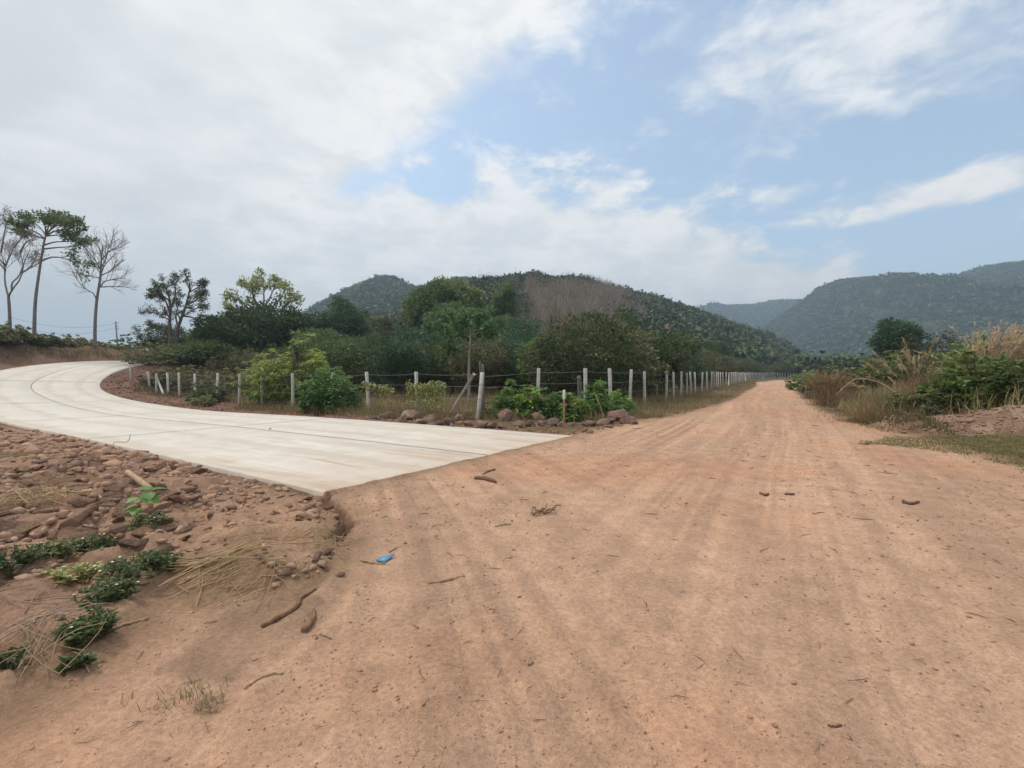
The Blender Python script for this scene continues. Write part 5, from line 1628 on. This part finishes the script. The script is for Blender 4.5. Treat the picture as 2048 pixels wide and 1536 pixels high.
def grass_clump(name, label, x, y, h, n, spread, seed, cA=STRAW_A, cB=STRAW_B, lean=0.45, az0=None, plume=False, cat='grass clump', width=0.014, droop=1.0, group=None):
    rng = np.random.default_rng(seed)
    z = ground_z(x, y)
    mb = MB()
    P = np.column_stack([rng.normal(size=(n, 2)) * spread * 0.3, np.full(n, -0.05)])
    az = rng.uniform(0, 6.28, n) if az0 is None else az0 + rng.normal(size=n) * 0.7
    col = mixc(cA, cB, rng.random(n)) * rng.uniform(.85, 1.15, (n, 1))
    L = h * rng.uniform(0.55, 1.15, n)
    blades(mb, P, az, np.abs(rng.normal(size=n)) * lean, L, width * rng.uniform(.6, 1.2, n), col, rng, 5, droop)
    root = link(name, None, None, (x, y, z))
    tag(root, label, cat, group)
    link('blades', mb.mesh('blades', M_STRAW), root)
    if plume:
        pm = MB(); m = n // 4
        az = rng.uniform(0, 6.28, m) if az0 is None else az0 + rng.normal(size=m) * 0.6
        for i in range(m):
            ln = abs(rng.normal()) * lean * .8; pts = [np.array([rng.normal() * spread * .2, rng.normal() * spread * .2, 0])]
            LL = h * rng.uniform(.9, 1.3)
            for k in range(8):
                pts.append(pts[-1] + LL / 8 * np.array([math.cos(az[i]) * math.sin(ln), math.sin(az[i]) * math.sin(ln), math.cos(ln)])); ln += 0.09 * droop
            pts = np.array(pts)
            add_tube(pm, pts, np.linspace(0.006, 0.003, 9), 3, cA * 1.1)
            q = 26; t = rng.uniform(5.2, 8, q); j = np.minimum(t.astype(int), 7)
            B = pts[j] * (1 - (t - j))[:, None] + pts[j + 1] * (t - j)[:, None]
            dd = unit(pts[-1] - pts[-3]) + rng.normal(size=(q, 3)) * 0.28
            leaves(pm, B, dd, 0.17, 0.02, np.tile(cB * 1.05, (q, 1)), rng)
        link('plumes', pm.mesh('plumes', M_STRAW), root)
    return root


def build_grass():
    rng = np.random.default_rng(55)
    def at(px, Y):
        return (px - CX) / FPX * Y, Y
    GA, GB = np.array([0.10, 0.11, 0.04]), np.array([0.22, 0.22, 0.08])
    x, y = at(1985, 14.6); grass_clump('plumed_grass', 'tall straw-coloured plumed grass at the right edge above the bank', x, y, 1.95, 420, 0.9, 1, STRAW_A, STRAW_B, 0.5, az0=0.5, plume=True, width=0.016)
    x, y = at(2055, 14.2); grass_clump('plumed_grass', 'second tall plumed grass clump cut off by the right edge', x, y, 1.8, 320, 0.9, 2, STRAW_A, STRAW_B, 0.5, az0=0.4, plume=True, width=0.016)
    x, y = at(1835, 15.5); grass_clump('dry_grass', 'fan of long dry stalks spreading in the middle of the right bank', x, y, 1.75, 120, 0.5, 3, STRAW_A, STRAW_B, 0.75, plume=True, width=0.022, droop=0.5)
    x, y = at(1745, 14.0); grass_clump('dry_grass', 'dry grass sprawling down the bank to the edge of the track', x, y, 1.15, 380, 0.9, 4, np.array([0.20, 0.14, 0.075]), STRAW_B * .9, 0.95, az0=3.6, width=0.014)
    x, y = at(1790, 14.6); grass_clump('dry_grass', 'tangled straw under the fan of dry stalks', x, y, 1.0, 320, 0.9, 5, np.array([0.19, 0.13, 0.07]), STRAW_B * .85, 0.9, az0=3.9, width=0.014)
    x, y = at(1662, 22.0); grass_clump('dry_grass', 'upright brownish dry grass clump at the left of the bank', x, y, 1.35, 420, 1.2, 6, np.array([0.24, 0.155, 0.09]), np.array([0.38, 0.26, 0.155]), 0.3, width=0.018, plume=True)
    x, y = at(1700, 20.5); grass_clump('dry_grass', 'leaning dry grass clump just right of the upright brownish clump', x, y, 1.15, 420, 1.2, 7, np.array([0.22, 0.145, 0.085]), np.array([0.36, 0.25, 0.15]), 0.6, width=0.017)
    x, y = at(1885, 16.0); grass_clump('reed_grass', 'green and straw mixed grass left of the plumed grass', x, y, 1.35, 460, 1.0, 8, GA, STRAW_B * .8, 0.65, width=0.018)
    x, y = at(1930, 16.0); grass_clump('reed_grass', 'yellow-green arching grass under the plumed grass', x, y, 1.3, 420, 1.0, 9, GA, np.array([0.3, 0.27, 0.11]), 0.7, width=0.018)
    x, y = at(1775, 17.5); grass_clump('reed_grass', 'yellowish grass behind the sprawling dry grass', x, y, 1.1, 420, 1.3, 10, GA, STRAW_B * .75, 0.6, width=0.017)
    x, y = at(1635, 27.0); grass_clump('reed_grass', 'greenish brown grass on the bank edge beside the far track', x, y, 0.95, 360, 1.3, 14, np.array([0.14, 0.11, 0.06]), np.array([0.26, 0.19, 0.11]), 0.5, width=0.02)
    # curved dry branch lying across the bank
    P = [at(1672, 15.5), at(1712, 15.3), at(1760, 15.0), at(1800, 14.6)]
    hts = [0.75, 1.2, 1.05, 0.6]
    pts = [np.array([px, py, ground_z(px, py) + h]) for (px, py), h in zip(P, hts)]
    stick('dead_branch', 'long pale dead branch arching out of the grass on the right bank', 'branch', pts, (0.012, 0.022, 0.022, 0.028), (0.36, 0.27, 0.18), n=14, wob=0.01)

    def cover(name, label, cand_fn, n, h, w, cols, nseg=3, lean=0.5, droop=1.0, mat=None):
        x, y = cand_fn(n)
        z, _ = terrain(x, y)
        m = len(x); mb = MB()
        t = fbm(x / 1.2, y / 1.2, 33, 2) * 1.2 + 0.5 + rng.normal(size=m) * 0.25
        c = mixc(cols[0], cols[1], np.clip(t, 0, 1)) * rng.uniform(.8, 1.2, (m, 1))
        blades(mb, np.column_stack([x, y, z - 0.02]), rng.uniform(0, 6.28, m), np.abs(rng.normal(size=m)) * lean, h * rng.uniform(.4, 1.2, m), w * rng.uniform(.6, 1.3, m), c, rng, nseg, droop)
        tag(link(name, mb.mesh(name, mat or M_GRASS)), label, 'grass', kind='stuff')

    # dry weedy strip under the fences
    def strip(n):
        path = np.array([(-14, 23.6), (-10, 21.6), (-6.2, 19.3), (-3.4, 17.2), (-1.0, 15.9), (1.0, 16.0), (2.8, 16.4), (4.0, 17.6), (6.2, 21.6), (9.2, 27.0), (13.5, 34.5), (22, 50), (29, 62), (49, 98)])
        t = rng.beta(0.9, 1.25, n) * (len(path) - 1); i = np.minimum(t.astype(int), len(path) - 2); f = (t - i)[:, None]
        p = path[i] * (1 - f) + path[i + 1] * f
        d = path[i + 1] - path[i]; nn = unit(np.stack([-d[:, 1], d[:, 0]], 1))
        off = rng.normal(size=n) * 0.75 + 0.25
        p = p - nn * off[:, None] * np.where(t > 5, -1, -1)[:, None] * 1.0
        x, y = p[:, 0], p[:, 1]
        ok = (poly_sd(x, y, DIRT) < -0.15) & (road_param(x, y)[3] > 1.2)
        return x[ok], y[ok]
    cover('fence_weeds', 'dry brownish weeds growing along the foot of the fences', strip, 19000, 0.45, 0.018, ((0.32, 0.22, 0.13), (0.19, 0.18, 0.075)), 3, 0.6)

    def verge(n):
        t = rng.uniform(0, 1, n) ** 1.6
        y = 15.5 + t * 75
        xr = np.interp(y, [14, 16, 17.5, 22, 34, 50, 62, 98], [0.6, 3.0, 4.2, 6.8, 13.8, 22.6, 29.6, 49.6]); xd = np.interp(y, [q[1] for q in DIRT_L], [q[0] for q in DIRT_L])
        x = xr + (xd - xr) * rng.uniform(-0.2, 1.02, n)
        ok = (poly_sd(x, y, DIRT) < 0.12) & (fbm(x / 1.5, y / 1.5, 44, 3) > -0.25 + 0.25 * rng.normal(size=n))
        return x[ok], y[ok]
    cover('verge_grass', 'short dry and green grass on the verge between fence and dirt track', verge, 17000, 0.22, 0.02, ((0.31, 0.215, 0.125), (0.16, 0.165, 0.06)), 3, 0.7)

    def orchard_floor(n):
        y = 17 + rng.uniform(0, 1, n) ** 1.3 * 22; x = rng.uniform(-22, 10, n)
        rf = np.interp(y, [15, 16, 17.5, 22, 34, 50], [-1.2, 1, 3.6, 6.2, 13.2, 22])
        lf = np.interp(y, [15.6, 18, 19.9, 22.4, 25.4, 29.2, 35], [-1.2, -3.6, -6, -10.3, -14.6, -19.5, -27])
        ok = (x < rf - .1) & (x > lf + .1)
        return x[ok], y[ok]
    cover('orchard_grass', 'straw and brown grass on the orchard floor behind the fences', orchard_floor, 26000, 0.55, 0.022, ((0.36, 0.26, 0.14), (0.21, 0.19, 0.075)), 3, 0.5)

    # green turf patch at the right
    TURF = Wxy([(1735, 884), (1790, 876), (1900, 874), (2000, 878), (2100, 884), (2200, 930), (2100, 952), (2048, 932), (1960, 914), (1880, 905), (1800, 897)])
    TURF2 = Wxy([(1618, 890), (1650, 885), (1688, 893), (1680, 902), (1640, 905)])

    def turf(n):
        x = rng.uniform(7, 16, n); y = rng.uniform(6.5, 12, n)
        sd = np.maximum(poly_sd(x, y, TURF), poly_sd(x, y, TURF2))
        ok = sd + 0.5 * fbm(x / 0.5, y / 0.5, 66, 3) > 0.0 + 0.08 * rng.normal(size=n)
        return x[ok], y[ok]
    cover('green_turf', 'short green turf at the edge of the dirt on the right', turf, 150000, 0.06, 0.013, ((0.095, 0.125, 0.035), (0.19, 0.19, 0.065)), 2, 0.9)

    # bank cover
    def bankc(n):
        r = np.exp(rng.uniform(math.log(12), math.log(75), n)); a = np.radians(rng.uniform(29, 50, n))
        x, y = r * np.sin(a), r * np.cos(a)
        sd = poly_sd(x, y, BANK)
        hd = np.min([np.hypot(x - h[0], y - h[1]) / h[2] for h in HEAPS], 0)
        ok = (sd > 0.05) & (hd > 0.72 + rng.normal(size=n) * .22) & ~((sd < 1.5) & (y < 12.8) & (rng.random(n) < .97))
        return x[ok], y[ok]
    cover('bank_grass', 'tangled green and straw grass covering the right bank', bankc, 42000, 0.8, 0.022, ((0.40, 0.295, 0.155), (0.15, 0.165, 0.055)), 4, 0.7, 1.3)

    def bankedge(n):
        P = np.array(BANK[1:7]); t = rng.uniform(0, 1, n) ** .7 * 4.99; i = t.astype(int); f = (t - i)[:, None]
        p = P[i] * (1 - f) + P[i + 1] * f
        x = p[:, 0] + rng.normal(size=n) * .35; y = p[:, 1] + rng.normal(size=n) * .35
        ok = fbm(x / .8, y / .8, 12, 3) > -0.15
        return x[ok], y[ok]
    cover('bank_edge_grass', 'low green and brown grass along the foot of the right bank', bankedge, 9000, 0.2, 0.016, ((0.21, 0.15, 0.08), (0.09, 0.115, 0.035)), 3, 0.8)

    # left bank and the slope inside the bend
    def lbank(n):
        ii = rng.integers(92, 270, n); left = rng.random(n) < 0.62
        t = np.where(left, -(ROAD_W / 2 + 1.0 + rng.gamma(2, 1.9, n)), ROAD_W / 2 + 1.6 + rng.gamma(2, 1.3, n))
        x = RX[ii] + RNX[ii] * t; y = RY[ii] + RNY[ii] * t
        ok = (road_param(x, y)[3] > 0.9) & (fbm(x / 1.5, y / 1.5, 13, 3) > -0.2 + .2 * rng.normal(size=n))
        return x[ok], y[ok]
    cover('slope_grass', 'brown and dull green grass on the slopes beside the bend', lbank, 30000, 0.42, 0.03, ((0.17, 0.115, 0.07), (0.10, 0.10, 0.045)), 3, 0.6)

    # creeper on the side fence
    for j, (pa, pb, Ya, Yb, lab, n) in enumerate([(724, 790, 19.9, 18.8, 'pale creeper trailing along the fence wire beside the second post', 220), (815, 892, 18.3, 17.0, 'yellow-green creeper draped over the fence near the corner brace', 1000)]):
        t = rng.random(n)
        x0 = (pa - CX) / FPX * Ya; x1 = (pb - CX) / FPX * Yb
        base = np.array([x0, Ya, 0.0])
        hang = rng.gamma(1.3, 0.15, n) * (1.9 if j else 0.6)
        P = np.column_stack([x0 + (x1 - x0) * t, Ya + (Yb - Ya) * t - 0.08 + rng.normal(size=n) * .08, 1.12 - (0.25 * t if not j else 0.05 * np.sin(t * 6)) - hang + 0.05 * rng.normal(size=n)]) - base
        mb = MB(); leaves(mb, P, rng.normal(size=(n, 3)) + np.array([0, -.3, -.4]), 0.10, 0.07, mixc((0.05, 0.062, 0.02), (0.16, 0.165, 0.062), rng.random(n)), rng)
        vm = MB()
        for q in range(5):
            tt = np.linspace(0, 1, 14)
            add_tube(vm, np.column_stack([(x1 - x0) * tt, (Yb - Ya) * tt - 0.07 + .04 * rng.normal(size=14), 1.12 - (0.25 * tt if not j else 0.05 * np.sin(tt * 6)) - 0.06 * q * rng.random() + .03 * rng.normal(size=14)]), 0.008, 4, (0.3, 0.27, 0.17))
        root = link('creeper', None, None, base); tag(root, lab, 'creeper')
        link('foliage', mb.mesh('foliage', M_LEAF), root); link('stem', vm.mesh('stem', M_BARK), root)


build_grass()


# ------------------------------------------------------------------ weeds, straw and sapling on the near left
def build_near_plants():
    rng = np.random.default_rng(91)

    def weed(px, py, h, r, n, seed, lab, flowers=0, cA=(0.022, 0.032, 0.014), cB=(0.058, 0.072, 0.030)):
        h, r = h * 0.85, r * 0.8
        rg = np.random.default_rng(seed)
        p = gp(px, py, 0)
        root = link('flowering_weed' if flowers else 'weed', None, None, p); tag(root, lab, 'weed')
        st, lf = MB(), MB()
        tops = []
        for i in range(n):
            a = rg.uniform(0, 6.28); q = rg.uniform(0.1, 1) ** .6 * r
            b = np.array([math.cos(a) * q * .55, math.sin(a) * q * .55, 0]); t = np.array([math.cos(a) * q, math.sin(a) * q, h * rg.uniform(.5, 1.0) * (1.1 - .5 * q / r)])
            b[2] = ground_z(p[0] + b[0], p[1] + b[1]) - p[2] - 0.01
            P = spline([b, (b + t) / 2 + rg.normal(size=3) * .02, t], 6)
            add_tube(st, P, np.linspace(0.003, 0.0015, 6), 4, (0.12, 0.10, 0.05))
            k = 16
            f = rg.uniform(0.25, 1, k) * 5; j = np.minimum(f.astype(int), 4)
            B = P[j] * (1 - (f - j))[:, None] + P[j + 1] * (f - j)[:, None]
            dd = rg.normal(size=(k, 3)); dd[:, 2] = np.abs(dd[:, 2]) * .5 + .1
            leaves(lf, B, dd, 0.045 * rg.uniform(.6, 1.3, k), 0.018 * rg.uniform(.7, 1.3, k), mixc(cA, cB, rg.random(k)), rg, up=1.0)
            tops.append(P[-1])
        link('stem', st.mesh('stem', M_BARK), root); link('foliage', lf.mesh('foliage', M_LEAF), root)
        for i in range(flowers):
            t = tops[rg.integers(len(tops))] + np.array([0, 0, 0.015])
            fm = MB(); k = 6; a = np.arange(k) * 6.28 / k
            leaves(fm, np.tile(t, (k, 1)), np.column_stack([np.cos(a), np.sin(a), np.full(k, .35)]), 0.011, 0.008, np.tile((0.40, 0.39, 0.35), (k, 1)), rg, up=2)
            link('flower', fm.mesh('flower', M_LEAF), root)
    weed(185, 1122, 0.20, 0.22, 34, 1, 'dark weed clump left of the broad-leaved sapling', 3)
    weed(280, 1172, 0.18, 0.28, 46, 2, 'wide dark green weed mat beside the straw pile', 5)
    weed(215, 1218, 0.18, 0.2, 36, 3, 'dark weed clump in the middle of the weedy patch', 4)
    weed(182, 1292, 0.22, 0.17, 34, 4, 'dark green weed hanging at the lip of the gully', 2)
    weed(110, 1150, 0.16, 0.2, 26, 5, 'thin weed clump with white flowers at the left', 5, cB=(0.13, 0.13, 0.06))
    weed(20, 1180, 0.25, 0.22, 34, 6, 'taller weed clump at the left edge of the picture', 3)
    weed(152, 1345, 0.07, 0.06, 16, 7, 'small weed below the gully lip', 0)
    weed(5, 1350, 0.12, 0.12, 18, 8, 'weed cut off by the left edge low down', 0)
    weed(320, 1150, 0.13, 0.17, 28, 9, 'weed clump touching the left end of the straw pile', 2)
    weed(300, 1090, 0.10, 0.16, 20, 10, 'thin weeds growing under the broad-leaved sapling', 6, cB=(0.13, 0.14, 0.07))
    weed(150, 1180, 0.12, 0.2, 24, 12, 'yellowish flowering weed between two dark clumps', 7, (0.07, 0.075, 0.03), (0.2, 0.19, 0.08))
    # sapling with broad leaves
    p = gp(272, 1082, 0)
    root = link('sapling', None, None, p); tag(root, 'young sapling with broad bright green leaves beside the sawn pole', 'sapling')
    st = MB(); stem = spline([(0, 0, -0.02), (0.02, 0, 0.1), (0.05, 0.0, 0.19), (0.10, 0.02, 0.27)], 10)
    add_tube(st, stem, np.linspace(0.006, 0.003, 10), 6, (0.16, 0.17, 0.06))
    link('stem', st.mesh('stem', M_BARK, True), root)
    lv = [(3, (-.9, -.3, .05), .10), (4, (.3, -.9, -.1), .11), (5, (-.8, -.5, -.2), .12), (6, (.8, .2, .1), .12), (7, (-.3, -.9, .1), .12), (8, (.9, -.3, -.2), .14), (9, (.5, -.8, -.35), .13), (9, (-.6, .4, .3), .11), (9, (.7, .6, .2), .13), (5, (.6, .7, 0), .11)]
    for i, d, L in lv:
        mb = MB(); d = unit(np.array(d)); s = unit(np.cross(d, (0, 0, 1))); nn = np.cross(s, d)
        prof = [(0.0, 0.0), (0.08, 0.30), (0.3, 0.46), (0.55, 0.38), (0.8, 0.2), (1.0, 0.0)]
        b = stem[i] + d * 0.02
        mid = [b + d * L * t - nn * L * .25 * t * t for t, w in prof]
        V = mid + [m + s * w * L + nn * w * L * .18 for m, (t, w) in zip(mid, prof)] + [m - s * w * L + nn * w * L * .18 for m, (t, w) in zip(mid, prof)]
        F = [[k, k + 1, 6 + k + 1, 6 + k] for k in range(5)] + [[k + 1, k, 12 + k, 12 + k + 1] for k in range(5)]
        mb.add(np.array(V), np.array(F), np.array([0.055, 0.105, 0.025]) * rng.uniform(.75, 1.25))
        link('leaf', mb.mesh('leaf', M_LEAF, True), root)

    def straw(px, py, L, n, spread, seed, lab, az0=None, thick=0.0035, lift=0.05, cA=(0.36, 0.24, 0.125), cB=(0.56, 0.41, 0.23)):
        rg = np.random.default_rng(seed); p = gp(px, py, 0)
        mb = MB()
        for i in range(n):
            a = rg.uniform(0, 3.14) if az0 is None else az0 + rg.normal() * .35
            c = np.array([rg.normal() * spread, rg.normal() * spread * .6, 0]); h = L * rg.uniform(.25, .6)
            d = np.array([math.cos(a), math.sin(a), 0]) * h
            pts = np.array([c - d, c + rg.normal(size=3) * .02, c + d])
            zz, _ = terrain(pts[:, 0] + p[0], pts[:, 1] + p[1])
            pts[:, 2] = zz - p[2] + rg.uniform(0.004, lift) + np.array([0, .5, rg.uniform(-.2, 1)]) * lift * .6
            add_tube(mb, spline(pts, 6), np.linspace(thick, thick * .5, 6), 4, mixc(cA, cB, rg.random()))
        o = link('straw_pile', mb.mesh('straw_pile', M_STRAW), None, p); tag(o, lab, 'straw', kind='stuff')
    straw(420, 1150, 0.5, 46, 0.16, 1, 'pile of yellow straw where the rubble meets the weeds', 0.35, 0.0048, 0.07)
    straw(470, 1165, 0.4, 45, 0.20, 2, 'scattered straw at the lower edge of the rubble')
    straw(640, 1100, 0.32, 34, 0.14, 3, 'thin straw scattered at the tip of the rubble')
    straw(60, 1045, 0.55, 90, 0.17, 4, 'heap of yellow dry straw in the rubble at the left edge', None, 0.004, 0.12)
    straw(105, 985, 0.5, 50, 0.2, 5, 'straw strewn above the yellow heap in the rubble')
    straw(60, 1290, 0.3, 22, 0.14, 6, 'grey-brown dry stems lying below the gully lip at the left', None, 0.0045, 0.05, (0.30, 0.20, 0.14), (0.46, 0.35, 0.27))
    straw(120, 1330, 0.35, 18, 0.16, 7, 'few dry stems standing out of the soil at lower left', None, 0.003, 0.12)
    straw(20, 930, 0.8, 60, 0.4, 8, 'dry yellowish grass lying flat in the rubble at the far left', 0.2, 0.004, 0.05, (0.28, 0.2, 0.1), (0.42, 0.31, 0.17))
    straw(520, 1085, 0.3, 26, 0.3, 9, 'single straws strewn over the small clods')
    straw(40, 1230, 0.35, 18, 0.2, 10, 'dry stems tangled on the soil shelf at the left edge', None, 0.0045, 0.05, (0.30, 0.20, 0.13), (0.46, 0.35, 0.25))
    # tufts
    for i, (px, py, h, lab, n) in enumerate([(375, 1398, 0.10, 'small green and straw grass tuft alone on the dirt at lower left', 420), (335, 1232, 0.04, 'tiny grass tuft on the washed sand', 40), (150, 1420, 0.05, 'faint tuft at the lower left edge of the dirt', 40)]):
        p = gp(px, py, 0); rg = np.random.default_rng(i)
        grass_clump('grass_tuft', lab, p[0], p[1], h, n, 0.2, 70 + i, np.array([0.11, 0.11, 0.04]), np.array([0.30, 0.24, 0.12]), 0.9, width=0.006, cat='grass tuft')
    # thin dead stem at the edge of the concrete
    b = gp(236, 905, 0)
    root = link('dead_weed', None, None, b); tag(root, 'thin dead stem curling up at the near edge of the concrete road', 'weed')
    mb = MB(); add_tube(mb, spline([(0, 0, -0.02), (-0.08, 0.0, 0.2), (0.18, 0, 0.22), (0.24, 0, 0.36)], 12), 0.006, 4, (0.3, 0.22, 0.14))
    link('twig', mb.mesh('twig', M_WOOD), root)


build_near_plants()


# ------------------------------------------------------------------ power pole and lines beyond the left bank
def build_pole():
    Y = 95.0
    b = D(236, 700, Y); t = D(231, 643, Y)
    root = link('utility_pole', None, None, b); tag(root, 'thin leaning utility pole far beyond the road crest', 'pole')
    mb = MB(); V, F = tube([(0, 0, -3.5), (0, 0, 0), tuple(t - b)], (0.16, 0.15, 0.11), 8); mb.add(V, F, (0.22, 0.20, 0.19)); mb.F.append(np.arange(8)[None] + 16)
    pl = link('pole', mb.mesh('pole', M_POST), root)
    q = t - b
    for dz in (-0.25, -0.9, -1.5):
        mb = MB(); c = q * (1 + dz / q[2]); V, F = tube([c + np.array([-.1, 0, 0]), c + np.array([.55, 0, 0])], 0.06, 5); mb.add(V, F, (0.2, 0.19, 0.18))
        link('crossarm', mb.mesh('crossarm', M_POST), pl)
    for i, (dz, end) in enumerate(((-0.3, (20, 634)), (-1.2, (30, 652)))):
        a = q * (1 + dz / q[2]); e = D(end[0], end[1], 80.0) - b
        tt = np.linspace(0, 1, 20)[:, None]
        P = a * (1 - tt) + e * tt; P[:, 2] -= 1.3 * 4 * (tt * (1 - tt))[:, 0]
        mb = MB(); add_tube(mb, P, 0.022, 4, (0.15, 0.15, 0.15))
        link('power_line', mb.mesh('power_line', M_WIRE), root)


build_pole()
